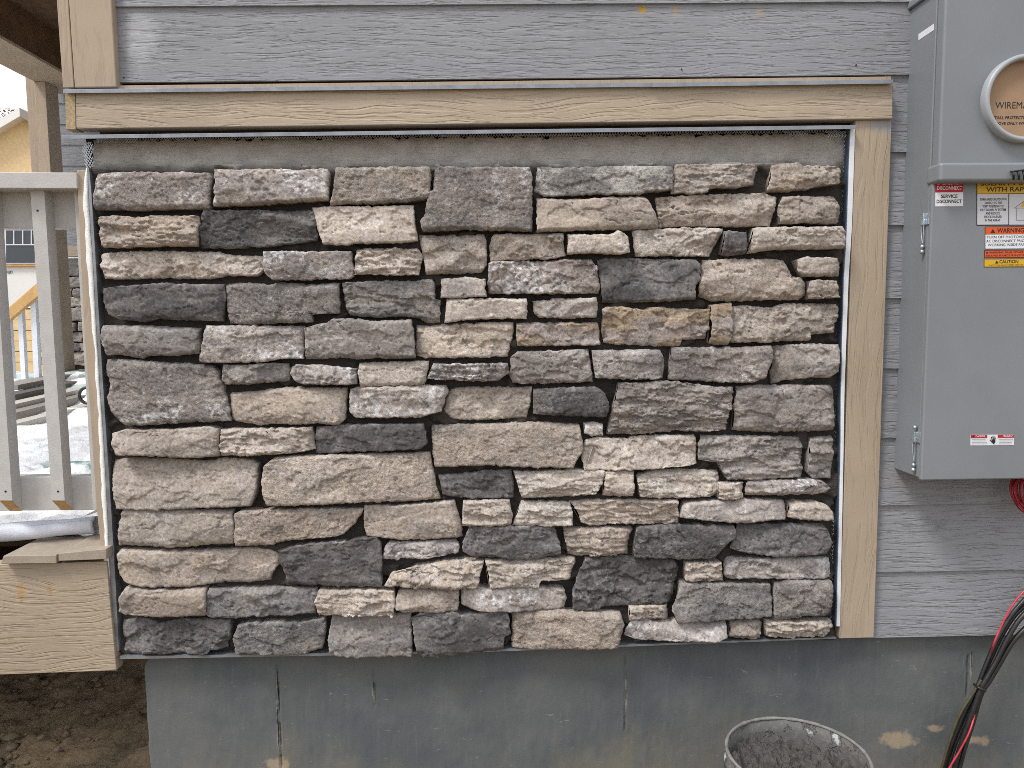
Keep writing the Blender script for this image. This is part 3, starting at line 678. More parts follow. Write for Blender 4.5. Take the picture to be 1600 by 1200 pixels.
tr = MB().ppx([(1337, 187.5), (1393.7, 187), (1365.5, 996.5), (1311.5, 998)], -.024, .006).build('side_trim_board', M['tan_v'], house, bevel=.002)
MB().ppx([(103, -60), (170.5, -60), (182, 136), (116.3, 137)], -.030, .004).build('corner_board', M['tan_smooth'], house, bevel=.003)
MB().ppx([(84, -60), (102.6, -60), (115.5, 136.5), (98, 137.5)], -.027, .004).build('corner_board', M['tan_smooth'], house, bevel=.002)
def flash(name, x0, y0, x1, y1, hpx, yf, mat='galv'):
    a, b = P(x0, y0, yf), P(x1, y1, yf); c, d = P(x0, y0 + hpx, yf), P(x1, y1 + hpx, yf); mb = MB()
    t = .0012
    mb.prism([(a.x, a.z), (b.x, b.z), (d.x, d.z), (c.x, c.z)], yf, yf + t)
    mb.add([(a.x, yf + t, a.z), (b.x, yf + t, b.z), (b.x, .003, b.z + .004), (a.x, .003, a.z + .004), (a.x, yf + t, a.z - t), (b.x, yf + t, b.z - t), (b.x, .003, b.z + .003), (a.x, .003, a.z + .003)],
           [(0, 1, 2, 3), (7, 6, 5, 4), (0, 3, 7, 4), (1, 5, 6, 2)])
    return mb.build(name, M[mat], house, bevel=.0006, seg=1)
flash('header_flashing', 98.5, 139.5, 1026, 129.2, 6.4, -.044)
flash('header_flashing', 1019, 129.6, 1395.5, 124.2, 6.4, -.0465)
flash('panel_flashing', 96, 211, 1337.5, 195.3, 6.2, -.044)
MB().ppx([(187, 1026), (700, 1017.5), (1306, 995.5), (1306, 998), (700, 1021), (187, 1030)], -.030, .006).build('base_bead', M['galv'], house)
# left edge channel, caulk, and right edge channel
LT = [(262, 134, 137, 139), (300, 129.5, 138.5, 143), (365, 132.5, 142, 147), (400, 135.5, 145, 149), (500, 143, 150, 155), (600, 151, 156, 161), (700, 155, 163, 167.5), (800, 161, 168, 174), (900, 165, 172, 180), (960, 169, 175, 183), (1028, 175, 178, 186)]
rj = random.Random(3)
ys = list(range(262, 1029, 14))
def col_(i, y): return float(np.interp(y, [t[0] for t in LT], [t[i] for t in LT]))
MB().ppx([(col_(2, y) - .5, y) for y in ys] + [(col_(3, y), y) for y in ys[::-1]], -.026, .004).build('edge_channel', M['galv'], house, bevel=.0012)
cm = MB()
for i in range(len(ys) - 1):
    pass
def jl(y): return col_(1, y) + fbm(np.array([y * .021]), np.array([2.]), 3, 71, .5)[0] * 4.5
ca = [(jl(y), y) for y in range(262, 1029, 5)]; cb = [(col_(2, y), y) for y in range(262, 1029, 5)]
vs = []; fs = []
for (xa, y), (xb, _) in zip(ca, cb):
    for t, dy in ((0, .0), (.12, .0035), (.5, .0055 + .0015 * fbm(np.array([y * .08]), np.array([9.]), 3, 5)[0]), (.9, .004), (1, .0)):
        vs.append(P(xa + (xb - xa) * t, y, -.0225 - dy))
for i in range(len(ca) - 1):
    for k in range(4): fs.append((i * 5 + k, (i + 1) * 5 + k, (i + 1) * 5 + k + 1, i * 5 + k + 1))
cm.add(vs, fs).build('caulk_bead', M['caulk'], house, smooth=True)
RT = [(198, 1326.5, 1329, 1336), (355, 1321, 1324, 1331), (430, 1316.5, 1319, 1326), (605, 1312.5, 1314.5, 1319.5), (700, 1311, 1314, 1318), (995, 1304.5, 1307, 1312)]
def rc(i, y): return float(np.interp(y, [t[0] for t in RT], [t[i] for t in RT]))
ys2 = list(range(199, 998, 20))
MB().ppx([(rc(2, y), y) for y in ys2] + [(rc(3, y) + .5, y) for y in ys2[::-1]], -.0262, .004).build('edge_channel', M['white_vinyl'], house, bevel=.001)
MB().ppx([(rc(1, y), y) for y in ys2] + [(rc(2, y), y) for y in ys2[::-1]], -.0225, .004).build('channel_lip', M['dark_edge'], house)
for x, y, y_ in ((1339, 381, -.0245), (1380, 382, -.0245), (1331, 571, -.0245), (1372, 571, -.0245), (1335, 715, -.0245), (1363, 717, -.0245), (1349, 893, -.0245), (1334, 800, -.0245), (1330, 905, -.0245), (1345, 213, -.0245)):
    p = P(x, y, y_); MB().lathe([(0, 0), (.0016, 0)], (0, 0, 0), 10)
    m_ = MB(); n = 10; m_.prism([(p.x + .0017 * math.cos(2 * math.pi * k / n), p.z + .0017 * math.sin(2 * math.pi * k / n)) for k in range(n)], y_, y_ + .001).build('nail_head', M['cut_wood'], tr)
for x, y in ((1065, 108), (1338, 101.5), (193, 121), (1420, 226)):
    p = P(x, y, -.0142); n = 10; m_ = MB(); m_.prism([(p.x + .0018 * math.cos(2 * math.pi * k / n), p.z + .0018 * math.sin(2 * math.pi * k / n)) for k in range(n)], -.0145, -.011).build('nail_head', M['screw'], sid)
for x, y in ((733/4, 147), (998, 184), (1320, 177), (1361, 174), (334, 191)):
    p = P(x, y, -.0345); n = 10; m_ = MB(); m_.prism([(p.x + .0018 * math.cos(2 * math.pi * k / n), p.z + .0014 * math.sin(2 * math.pi * k / n)) for k in range(n)], -.0346, -.033).build('nail_head', M['cut_wood'], hb)

# ------------------------------------------------------------------ foundation
fx = np.linspace(-.897, 2.6, 900); fz = np.linspace(-.12, .452, 170)
FX, FZ = np.meshgrid(fx, fz)
h = fbm(FX * 3, FZ * 1.2, 3, 300) * .004 + fbm(FX * 40, FZ * 18, 4, 301) * .0012
for cx_, z0, z1, w, dpt in ((P(433, 1100).x, .1, .42, .0012, .010), (P(584, 1075).x, .28, .40, .0010, .006), (P(978, 1080).x, .20, .42, .0011, .006), (P(1517, 1040).x, .27, .40, .0013, .007)):
    jx = fbm(FZ * 14, FZ * 0 + cx_, 3, 310) * .004
    gate = sstep(z0, z0 + .02, FZ) * sstep(z1, z1 - .02, FZ) * (.45 + .55 * sstep(-.2, .1, fbm(FZ * 30, FZ * 0 + cx_, 2, 311)))
    h = h - dpt * 1.4 * np.exp(-((FX - cx_ - jx) / (w * 2.2)) ** 2) * gate + .0025 * np.exp(-((FX - cx_ - jx) / .006) ** 2) * gate
rr = .035                                               # rounded top left corner
dxl = np.maximum(0, rr - (FX + .897)); dzt = np.maximum(0, rr - (.440 - FZ))
h = h - .06 * np.maximum(0, 1 - (FX + .897) / .006) ** 2
GXc = FX + np.where(dzt > 0, (rr - np.sqrt(np.maximum(0, rr * rr - np.minimum(dzt, rr) ** 2))) * np.clip(1 - (FX + .897) / .2, 0, 1), 0) + fbm(FZ * 12, FZ * 0, 4, 320) * .004 * np.clip(1 - (FX + .897) / .1, 0, 1)
fo = finish('foundation_wall', grid_mesh('foundation_wall', GXc, .012 - h, FZ), M['concrete'])
tag(fo, 'blue grey poured concrete foundation wall below the stone panel and siding', 'foundation')
MB().box((-.87, .03, -.12), (2.6, .2, .44)).build('concrete_core', M['concrete'], fo)

# ------------------------------------------------------------------ meter box
M['steel_paint'] = plain('grey_enamel', (.198, .216, .236), .42, .06, 3.5, .00015, spec=.4)
M['steel_edge'] = plain('light_enamel', (.32, .34, .36), .35, .04, 6, .0001, spec=.5)
M['zinc'] = plain('zinc_hardware', (.45, .52, .58), .3, .2, 80, .0002, metal=.8, spec=.5)
M['card'] = plain('cardboard', (.33, .22, .14), .85, .08, 14, .0004)
def flat(name, c, rough=.45): return plain(name, c, rough, .03, 12, 0)
M['lb_white'] = flat('label_white', (.68, .70, .74)); M['lb_red'] = flat('label_red', (.42, .018, .03)); M['lb_yellow'] = flat('label_yellow', (.60, .36, .02))
M['lb_orange'] = flat('label_orange', (.62, .095, .02)); M['ink'] = flat('ink', (.02, .02, .024)); M['lb_grey'] = flat('label_pale_grey', (.50, .51, .54))
bx0 = P(1438.7, 754, -.13).x; bz0 = P(1397, 733.5, 0).z; bz1 = P(1418, 17, 0).z
yU, yD = -.150, -.132
rc_ = P(1597, 156, yU); bx1 = 2 * rc_.x - bx0
zl0 = P(1480, 284, -.165).z; zl1 = P(1480, 253.5, -.165).z
box = empty('electric_meter_box', (rc_.x, 0, bz0), 'tall grey steel electric meter box with safety labels on the siding', 'meter box')
MB().box((bx0, -.118, bz0 + .004), (bx1, .0, bz1)).build('enclosure', M['steel_paint'], box, bevel=.003)
cover = MB().box((bx0 + .001, yU, zl0 + .01), (bx1 - .001, -.1185, bz1 - .001)).build('meter_cover', M['steel_paint'], box, bevel=.006, seg=3)
door = MB().box((bx0 - .001, yD, bz0), (bx1 + .001, -.1186, zl0 + .008)).build('lower_door', M['steel_paint'], box, bevel=.004, seg=3)
MB().box((bx0 - .0045, -.166, zl0), (bx1 + .0045, -.108, zl1)).build('cover_ledge', M['steel_paint'], box, bevel=.008, seg=4)
MB().box((bx0 - .008, -.160, bz1), (bx1 + .008, .0, bz1 + .016)).build('top_lid', M['steel_paint'], box, bevel=.003)
ring = MB(); n = 96; prof = [(.0845, -.001), (.0845, -.016), (.0875, -.020), (.0935, -.020), (.0965, -.016), (.0965, .001)]
vs = []
for k in range(n):
    t = 2 * math.pi * k / n
    for r, y in prof: vs.append((rc_.x + r * math.cos(t), yU + y, rc_.z + r * math.sin(t)))
m = len(prof); ring.add(vs, [(k * m + i, k * m + i + 1, ((k + 1) % n) * m + i + 1, ((k + 1) % n) * m + i) for k in range(n) for i in range(m - 1)])
ring.build('socket_ring', M['steel_edge'], box, smooth=True)
disc = MB().prism([(rc_.x + .0846 * math.cos(2 * math.pi * k / 64), rc_.z + .0846 * math.sin(2 * math.pi * k / 64)) for k in range(64)], yU - .0012, yU + .002).build('cardboard_cover', M['card'], box)
def text(s, x0, x1, yb, cap, Y, mat, parent, name='lettering', bold=.012, shear=0.):
    """letters fitted between px columns x0..x1, baseline at px yb, capital height in px"""
    cu = bpy.data.curves.new(name, 'FONT'); cu.body = s; cu.offset = bold; cu.shear = shear; cu.resolution_u = 3
    o = bpy.data.objects.new(name, cu); COL.objects.link(o)
    dg = bpy.context.evaluated_depsgraph_get(); me = bpy.data.meshes.new_from_object(o.evaluated_get(dg))
    bpy.data.objects.remove(o); bpy.data.curves.remove(cu)
    v = np.empty(len(me.vertices) * 3, np.float32); me.vertices.foreach_get('co', v); v = v.reshape(-1, 3)
    a, b = P(x0, yb, Y), P(x1, yb, Y); w = v[:, 0].max() - v[:, 0].min(); hh = .70
    sx = (b.x - a.x) / w; sz = (P(x0, yb - cap, Y).z - a.z) / hh
    q = np.stack([a.x + (v[:, 0] - v[:, 0].min()) * sx, np.full(len(v), Y), a.z + v[:, 1] * sz + (v[:, 0] - v[:, 0].min()) * sx * .004], 1)
    me.vertices.foreach_set('co', q.astype(np.float32).ravel()); me.update(); me.name = name
    return finish(name, me, M[mat], parent)
def plate(x0, y0, x1, y1, Y, mat, parent, name, t=.0007):
    return MB().ppx([(x0, y0), (x1, y0 - (x1 - x0) * .006), (x1, y1 - (x1 - x0) * .006), (x0, y1)], Y - t, Y + .0003).build(name, M[mat], parent)
Yc = yU - .0016
text('WIREMASTER', 1555, 1636, 169.5, 10.5, Yc, 'ink', disc, bold=0)
text('INSTALL PROTECTIVE COVER WHEN', 1544, 1652, 186, 4.4, Yc, 'ink', disc, bold=.02, shear=.2)
text('REMOVE ONLY WHEN METER IS SET', 1548, 1648, 195, 4.4, Yc, 'ink', disc, bold=.02, shear=.2)
Yl = yD
l = plate(1461.5, 284, 1505, 322.5, Yl, 'lb_white', door, 'disconnect_label'); plate(1461.5, 282, 1505, 300.5, Yl - .0008, 'lb_red', l, 'header', .0005)
text('EMERGENCY', 1465, 1502, 288.5, 5, Yl - .0016, 'lb_white', l); text('DISCONNECT', 1464, 1503, 296.5, 5.4, Yl - .0016, 'lb_white', l, bold=.02)
text('SERVICE', 1470.5, 1496, 309, 5.0, Yl - .0012, 'ink', l, bold=.02); text('DISCONNECT', 1463.5, 1502.5, 317.2, 5.2, Yl - .0012, 'ink', l, bold=.02)
l = plate(1526, 283, 1702, 352.5, Yl, 'ink', door, 'solar_label'); plate(1527.2, 282, 1701, 302.5, Yl - .0009, 'lb_yellow', l, 'header', .0005)
plate(1527.2, 303.2, 1575.5, 351, Yl - .0009, 'lb_grey', l, 'text_panel', .0005); plate(1577, 303.2, 1701, 351, Yl - .0009, 'lb_grey', l, 'picture_panel', .0005)
text('SOLAR PV SYSTEM EQUIPPED', 1532, 1697, 290, 7, Yl - .0018, 'ink', l); text('WITH RAPID SHUTDOWN', 1541, 1688, 299.5, 7, Yl - .0018, 'ink', l)
for i, (s, a, b) in enumerate((('TURN RAPID SHUTDOWN', 1531, 1572.5), ('SWITCH TO THE', 1539, 1565.5), ('"OFF" POSITION TO', 1535, 1568), ('SHUT DOWN PV SYSTEM', 1531, 1571.5), ('AND REDUCE', 1540, 1562), ('SHOCK HAZARD', 1537.5, 1565), ('IN THE ARRAY', 1539, 1563))):
    text(s, a, b, 313.4 + i * 5.42, 3.6, Yl - .0018, 'ink', l)
hm = MB()
def line(mb, a, b, w, Y):
    p, q = P(*a, Y), P(*b, Y); d = (q - p).normalized(); nn = Vector((-d.z, 0, d.x)) * w / 2
    mb.add([p + nn, q + nn, q - nn, p - nn], [(0, 1, 2, 3)])
for a, b in (((1585, 325), (1612, 306)), ((1612, 306), (1640, 325)), ((1585, 325), (1640, 325)), ((1588, 325), (1588, 344)), ((1588, 344), (1637, 344)), ((1637, 344), (1637, 325))): line(hm, a, b, .0008, Yl - .0019)
hm.build('house_drawing', M['ink'], l)
MB().ppx([(1595.5, 323), (1598, 316), (1612, 316), (1612, 323)], Yl - .0019, Yl - .0016).build('solar_panel_drawing', M['lb_yellow'], l)
def tri(x, y, s, Y, par):
    MB().ppx([(x - s, y), (x, y - s * 1.75), (x + s, y)], Y, Y + .0002).build('warning_triangle', M['ink'], par)
l = plate(1539, 354, 1646, 389.5, Yl, 'ink', door, 'shutoff_label'); plate(1540, 355, 1645, 365.8, Yl - .0009, 'lb_orange', l, 'header', .0005); plate(1540, 366.5, 1645, 388.5, Yl - .0009, 'lb_white', l, 'text_panel', .0005)
tri(1551.5, 363.8, 3.6, Yl - .0018, l); text('WARNING', 1558, 1600, 363.4, 7, Yl - .0018, 'ink', l)
text('TURN OFF PHOTOVOLTAIC', 1541.5, 1616, 372.4, 4.0, Yl - .0018, 'ink', l, bold=0); text('AC DISCONNECT PRIOR TO', 1541, 1614, 378.6, 4.0, Yl - .0018, 'ink', l, bold=0); text('WORKING INSIDE PANEL', 1543.5, 1608, 384.6, 4.0, Yl - .0018, 'ink', l, bold=0)
l = plate(1538, 391, 1646, 403, Yl, 'ink', door, 'power_source_label'); plate(1539, 391.8, 1645, 402.2, Yl - .0009, 'lb_orange', l, 'field', .0005)
tri(1542.5, 396.0, 2, Yl - .0018, l); text('WARNING: DUAL POWER SOURCE', 1545.5, 1618, 395.9, 2.9, Yl - .0018, 'ink', l); text('SECOND SOURCE IS PHOTOVOLTAIC SYSTEM', 1541, 1636, 400.7, 2.7, Yl - .0018, 'ink', l)
l = plate(1537.5, 404.5, 1646, 417.5, Yl, 'ink', door, 'caution_label'); plate(1538.5, 405.4, 1645, 416.6, Yl - .0009, 'lb_yellow', l, 'field', .0005)
tri(1557.5, 411.6, 2.7, Yl - .0018, l); text('CAUTION', 1561.5, 1591, 411.2, 4.9, Yl - .0018, 'ink', l); text('PHOTOVOLTAIC SYSTEM CIRCUIT IS BACKFED', 1545, 1618, 415.4, 2, Yl - .0018, 'ink', l, bold=0)
l = plate(1516.5, 679.5, 1584.5, 696, Yl, 'lb_white', door, 'danger_label'); plate(1517, 679.6, 1542.5, 684.3, Yl - .0009, 'lb_red', l, 'header', .0005); plate(1559.2, 679.3, 1584.3, 684, Yl - .0009, 'lb_red', l, 'header', .0005)
tri(1521.5, 683.2, 1.6, Yl - .0018, l); text('DANGER', 1524.5, 1539, 683, 2.8, Yl - .0018, 'lb_white', l); text('PELIGRO', 1567, 1582, 682.6, 2.8, Yl - .0018, 'lb_white', l)
hm = MB()
hm.ppx([(1549.6, 687), (1555, 687), (1555.3, 690.5), (1552.8, 694), (1549.8, 691)], Yl - .0018, Yl - .0015)
for a, b in (((1550.2, 687.5), (1549, 682.6)), ((1551.8, 687.2), (1551.4, 681)), ((1553.2, 687.2), (1553.3, 681.4)), ((1554.5, 687.5), (1555.4, 683.6)), ((1550, 690.5), (1547, 687))): line(hm, a, b, .0018, Yl - .0019)
hm.build('hand_symbol', M['ink'], l)
for y in (686.6, 689, 691.4, 693.6):
    q = MB(); line(q, (1518.5, y), (1538 + (y % 2) * 3, y), .0005, Yl - .0018); q.build('text_line', M['ink'], l)
    q = MB(); line(q, (1561, y), (1580 + (y % 3), y), .0005, Yl - .0018); q.build('text_line', M['ink'], l)
# the small sticker and hardware on the left side of the box
q = [PX(1435, 53.5, bx0 - .0006), PX(1459, 37, bx0 - .0006), PX(1459, 47, bx0 - .0006), PX(1435, 63, bx0 - .0006)]
MB().add(q + [p + Vector((.0005, 0, 0)) for p in q], [(0, 1, 2, 3), (7, 6, 5, 4), (0, 4, 5, 1), (1, 5, 6, 2), (2, 6, 7, 3), (3, 7, 4, 0)]).build('side_sticker', M['lb_white'], box)
def latch(xa, y0, ytop, xb, y1, up):
    c = PX((xa + xb) / 2, (y0 + ytop) / 2, bx0 - .006); hz = abs(PX(xa, ytop, bx0).z - PX(xa, y0, bx0).z) / 2
    L = MB().box((bx0 - .009, c.y - .007, c.z - hz), (bx0 + .001, c.y + .006, c.z + hz)).box((bx0 - .003, c.y - .020, c.z - hz), (bx0 + .0005, c.y - .0065, c.z + hz)).build('latch_bracket', M['zinc'], box, bevel=.0015)
    z1 = PX(xa, y1, bx0).z
    MB().tube([(bx0 - .005, c.y + .004, c.z), (bx0 - .006, c.y + .004, c.z - hz * 2), (bx0 - .006, c.y - .004, z1 + .02)], .0012).tube([(bx0 - .005, c.y - .006, c.z), (bx0 - .006, c.y - .006, c.z - hz * 2), (bx0 - .006, c.y - .005, z1 + .02)], .0012).build('wire_bail', M['zinc'], L, smooth=True)
    for z in ([z1 + .014, z1 + .002] + ([c.z + hz + .010] if up else [])):
        MB().lathe([(0, -.005), (.004, -.0045), (.0055, 0), (.004, .0045), (0, .005)], (bx0 - .006, c.y - .003, z), 12).build('nut', M['zinc'], L, smooth=True)
latch(1437, 352, 334, 1446, 396, False); latch(1424, 691, 674, 1432, 733, True)
q = MB(); a = P(1590, 272, -.168)
for i in range(3): q.tube([(a.x - .012 + i * .012, -.168, a.z + .006), (a.x - .014 + i * .012, -.175, a.z - .003), (a.x - .010 + i * .012, -.170, a.z - .012)], .0025)
q.tube([(a.x - .018, -.17, a.z + .005), (a.x + .02, -.172, a.z + .009)], .002).build('cover_catch', M['screw'], box, smooth=True)

# ------------------------------------------------------------------ cables
M['cable'] = plain('black_cable', (.018, .018, .020), .35, .2, 60, .0003, spec=.5); M['red_wire'] = plain('red_wire', (.50, .035, .06), .4, .1, 60, 0, spec=.5)
M['red_dark'] = plain('red_wire_coil', (.30, .012, .02), .45, .1, 60, 0, spec=.5); M['brown_cable'] = plain('brown_cable', (.07, .06, .03), .5, .2, 60, .0003)
cab = empty('cable_bundle', P(1520, 1100, -.06), 'bundle of black cables and one red wire hanging before the foundation', 'cables')
def cable(pts, r, mat, name='cable', Y=-.05): return MB().tube([P(a, b, (c[0] if c else Y)) for a, b, *c in pts], r, 10, 8).build(name, M[mat], cab, smooth=True)
cable([(1660, 880), (1600, 938), (1576, 968), (1556, 1003), (1540, 1040), (1526, 1076), (1507, 1112), (1487, 1160), (1466, 1225), (1450, 1300)], .0054, 'cable')
cable([(1660, 905), (1600, 960), (1574, 998), (1556, 1034), (1541, 1060), (1531, 1080), (1515, 1125), (1500, 1168), (1484, 1225), (1460, 1300)], .0058, 'cable', Y=-.062)
cable([(1660, 930), (1600, 984), (1580, 1006), (1560, 1040), (1545, 1065), (1533, 1084), (1520, 1128), (1506, 1172), (1492, 1225), (1470, 1300)], .0064, 'cable', Y=-.055)
cable([(1660, 915), (1600, 948), (1570, 985), (1548, 1030), (1536, 1056), (1527, 1080), (1510, 1122), (1492, 1165), (1474, 1225), (1455, 1300)], .0050, 'cable', Y=-.046)
cable([(1533, 1062), (1521, 1082), (1500, 1116), (1483, 1160), (1464, 1225), (1440, 1300)], .0032, 'brown_cable', 'thin_cable', Y=-.058)
cable([(1660, 870), (1600, 924), (1578, 952), (1562, 984), (1552, 1008), (1546, 1030, -.035), (1534, 1070, -.030), (1527, 1100, -.045), (1516, 1140), (1500, 1172), (1478, 1210), (1440, 1290)], .0022, 'red_wire', 'red_wire', Y=-.075)
a = P(1527, 1078, -.055)
MB().tube([a + Vector((-.004, -.012, .012)), a + Vector((.012, -.012, .004)), a + Vector((.018, .006, 0)), a + Vector((-.002, .010, .010))], .0035, 8, 6, True).tube([a + Vector((-.004, -.012, .012)), a + Vector((-.004, -.020, .028))], .0016).build('cable_tie', M['cable'], cab, smooth=True)
coil = MB(); rr_ = random.Random(8); c = P(1612, 766, -.06)
for i in range(16):
    ax, az = .040 + rr_.uniform(-.010, .010), .046 + rr_.uniform(-.008, .008); o = Vector((rr_.uniform(-.006, .01), rr_.uniform(-.016, .016), rr_.uniform(-.008, .006))); tl = rr_.uniform(-.5, .5)
    coil.tube([c + o + Vector((ax * math.cos(t), .012 * math.sin(t + tl) + tl * .03 * math.cos(t), az * math.sin(t))) for t in np.linspace(0, 2 * math.pi, 18, endpoint=False)], .0019, 6, 2, True)
co = coil.build('wire_coil', M['red_dark'], None, smooth=True); tag(co, 'coil of thin red wire hanging under the meter box', 'wire coil')

# ------------------------------------------------------------------ mortar bucket
M['bucket'] = None
def mat_bucket():
    t = NT('bucket_plastic', .5, .4); n = t.noise(t.pos, 22, 6, .65); n2 = t.noise(t.pos, 90, 5, .7)
    c = t.mix(t.ramp(n, .33, .38), (.40, .41, .42), (.115, .112, .108)); c = t.mix(t.ramp(n2, .5, .7, 0, .5), c, (.24, .23, .22))
    return t.out(c, t.bump(t.math('ADD', t.ramp(n, .40, .46), t.math('MULTIPLY', n2, .5)), .003), .7)
def mat_wet():
    t = NT('wet_mortar', .55, .35); n = t.noise(t.pos, 50, 6, .7); f = t.noise(t.pos, 200, 4, .65)
    c = t.mix(t.ramp(n, .3, .7), (.045, .043, .040), (.105, .099, .093)); c = t.mix(t.ramp(f, .62, .8, 0, .5), c, (.22, .21, .2))
    return t.out(c, t.bump(t.math('ADD', n, t.math('MULTIPLY', f, .4)), .006))
M['bucket'] = mat_bucket(); M['wet'] = mat_wet(); M['rim'] = plain('crusted_rim', (.19, .184, .176), .85, .2, 70, .0006)
bc = (.664, -.320)
buck = empty('mortar_bucket', (bc[0], bc[1], 0), 'white plastic bucket crusted with grey mortar standing below the stone panel', 'bucket')
MB().lathe([(0, .004), (.126, .0), (.128, .004), (.149, .290), (.1545, .292), (.1545, .312), (.1505, .314), (.1515, .329), (.1475, .329), (.145, .30), (.124, .02)], (bc[0], bc[1], 0), 96).build('bucket_shell', M['bucket'], buck, smooth=True)
rg = []; n = 160
for k in range(n):
    t = 2 * math.pi * k / n; w = .0032 + .0009 * fbm(np.array([math.cos(t) * 6]), np.array([math.sin(t) * 6]), 4, 44)[0] * 2
    rg.append((bc[0] + .1492 * math.cos(t), bc[1] + .1492 * math.sin(t), .331 + w * .3))
MB().tube(rg, lambda t: .0036 + .0016 * fbm(np.array([t * 40]), np.array([.3]), 3, 3)[0], 10, 1, True).build('bucket_rim', M['rim'], buck, smooth=True)
ra = np.linspace(0, 1, 90)[:, None]; ta = np.linspace(0, 2 * math.pi, 240)[None, :]
X = ra * .1468 * np.cos(ta); Y = ra * .1468 * np.sin(ta)
lump = fbm(X * 28, Y * 28, 5, 60, .6); Z = .268 + lump * .030 + np.maximum(0, fbm(X * 60, Y * 60, 3, 61)) * .018 + ra ** 4 * .022 - X * .09
finish('mortar_fill', grid_mesh('mortar_fill', (X + bc[0])[:, ::-1], (Y + bc[1])[:, ::-1], Z[:, ::-1]), M['wet'], buck)

# ------------------------------------------------------------------ porch
zd = P(88, 868, -.05).z                                   # level of the deck boards
porch = empty('porch_deck', P(90, 1050, 0), 'tan wood grained porch rim board with two loose deck boards on top', 'porch')
MB().ppx([(-2100, 902), (0, 882), (166.5, 877.5), (182, 1048), (0, 1054.5), (-2100, 1092)], -.034, .004).build('rim_board', M['tan_rim'], porch, bevel=.002)
MB().ppx([(5, 868.5), (88, 867), (88, 880.5), (1, 881.5)], -.055, 1.35).build('deck_board', M['deck'], porch, bevel=.002)
MB().ppx([(91, 864.5), (166, 857.5), (166.5, 874), (91, 877)], -.055, 1.35).build('deck_board', M['deck'], porch, bevel=.002)
zf = zd - .035
fr = MB().box((-4.6, .22, zf - .02), (-.94, 4.62, zf))
fr.build('subfloor', M['dark_wood'], porch)
for i in range(9):
    x = -1.02 - i * .405
    MB().box((x - .019, .005, zf - .26), (x + .019, 4.6, zf - .0202)).build('joist', M['dark_wood'], porch)
pp = [(120, 265.5), (137, 265.5)] + [(col_(2, y) - .2, y) for y in range(270, 870, 20)] + [(171, 872), (157.5, 857), (150, 787), (141, 650), (132, 527), (124, 370)]
MB().ppx(pp, -.0225, .05).build('wall_post', M['tan_smooth'], porch, bevel=.0015)

rl = empty('porch_railing', P(60, 800, .03), 'pale grey wooden porch railing with square balusters left of the stone panel', 'railing')
MB().ppx([(-420, 266), (120, 269.5), (120.5, 294.5), (-420, 293)], -.030, .075).build('top_cap', M['rail'], rl, bevel=.002)
MB().ppx([(-420, 296), (118, 297), (121, 356.5), (-420, 356)], .034, .072).build('upper_rail', M['rail'], rl, bevel=.002)
MB().ppx([(-420, 749), (150, 744.5), (153, 797), (-420, 802)], .034, .072).build('lower_rail', M['rail'], rl, bevel=.002)
MB().ppx([(115.3, 297), (121, 297), (151.5, 797), (145.5, 797)], .004, .034).build('end_stile', M['rail'], rl, bevel=.001)
for k in range(6):
    d = -82 * k
    a, b = P(47.5 + d, 299, -.004), P(69 + d, 299, -.004); c, e = P(101 + d * 1.0, 782, -.004), P(81 + d * 1.0, 782, -.004)
    zb = P(101, 797, .034).z; t = P(60, 296.5, -.004).z
    vs = [(a.x, -.004, t), (b.x, -.004, t), (c.x, -.004, c.z), (e.x, -.004, e.z), (a.x, .0335, t), (b.x, .0335, t), (c.x, .0335, zb), (e.x, .0335, zb)]
    bo = MB().add(vs, [(0, 3, 2, 1), (4, 5, 6, 7), (0, 1, 5, 4), (1, 2, 6, 5), (3, 0, 4, 7)]).build('baluster', M['rail'], rl)
    for f in bo.data.polygons: f.use_smooth = False
    MB().add([vs[3], vs[2], vs[6], vs[7]], [(3, 2, 1, 0)]).build('cut_end', M['cut_wood'], bo)
    for sx_, sy_ in ((58.5, 329), (90.5, 768)):
        p = P(sx_ + d, sy_, -.0045); q = MB(); q.prism([(p.x + .0026 * math.cos(2 * math.pi * j / 10), p.z + .0026 * math.sin(2 * math.pi * j / 10)) for j in range(10)], -.0046, -.002).build('screw_hole', M['screw'], bo)

# porch roof beam, ceiling and the far post
zu = P(54, 127.5, 4.35).z; xl = P(54, 127.5, 4.35).x; xi = PZ(94.5, 112.5, zu).x
zt_ = PX(86, 47, xi).z
roof = empty('porch_roof', (xl, 4.4, zu), 'brown and tan porch roof beam with dark ceiling over the far post', 'porch roof')
MB().box((xl, -.2, zu), (xi, 4.68, zu + .02)).build('beam_underside', M['tan_smooth'], roof)
MB().box((xl + .002, -.2, zu + .0202), (xi - .002, 4.68, zt_ + .1)).build('beam', M['beam_brown'], roof)
MB().box((xi + .001, 2.4, zt_), (-.95, 4.68, zt_ + .06)).build('ceiling', M['dark_wood'], roof)
pa, pb = P(54, 127.5, 4.35), P(71.5, 130, 4.35)
MB().box((pa.x, 4.34, zf), (pb.x, 4.52, zu - .001)).build('far_post', M['tan_smooth'], roof, bevel=.003)

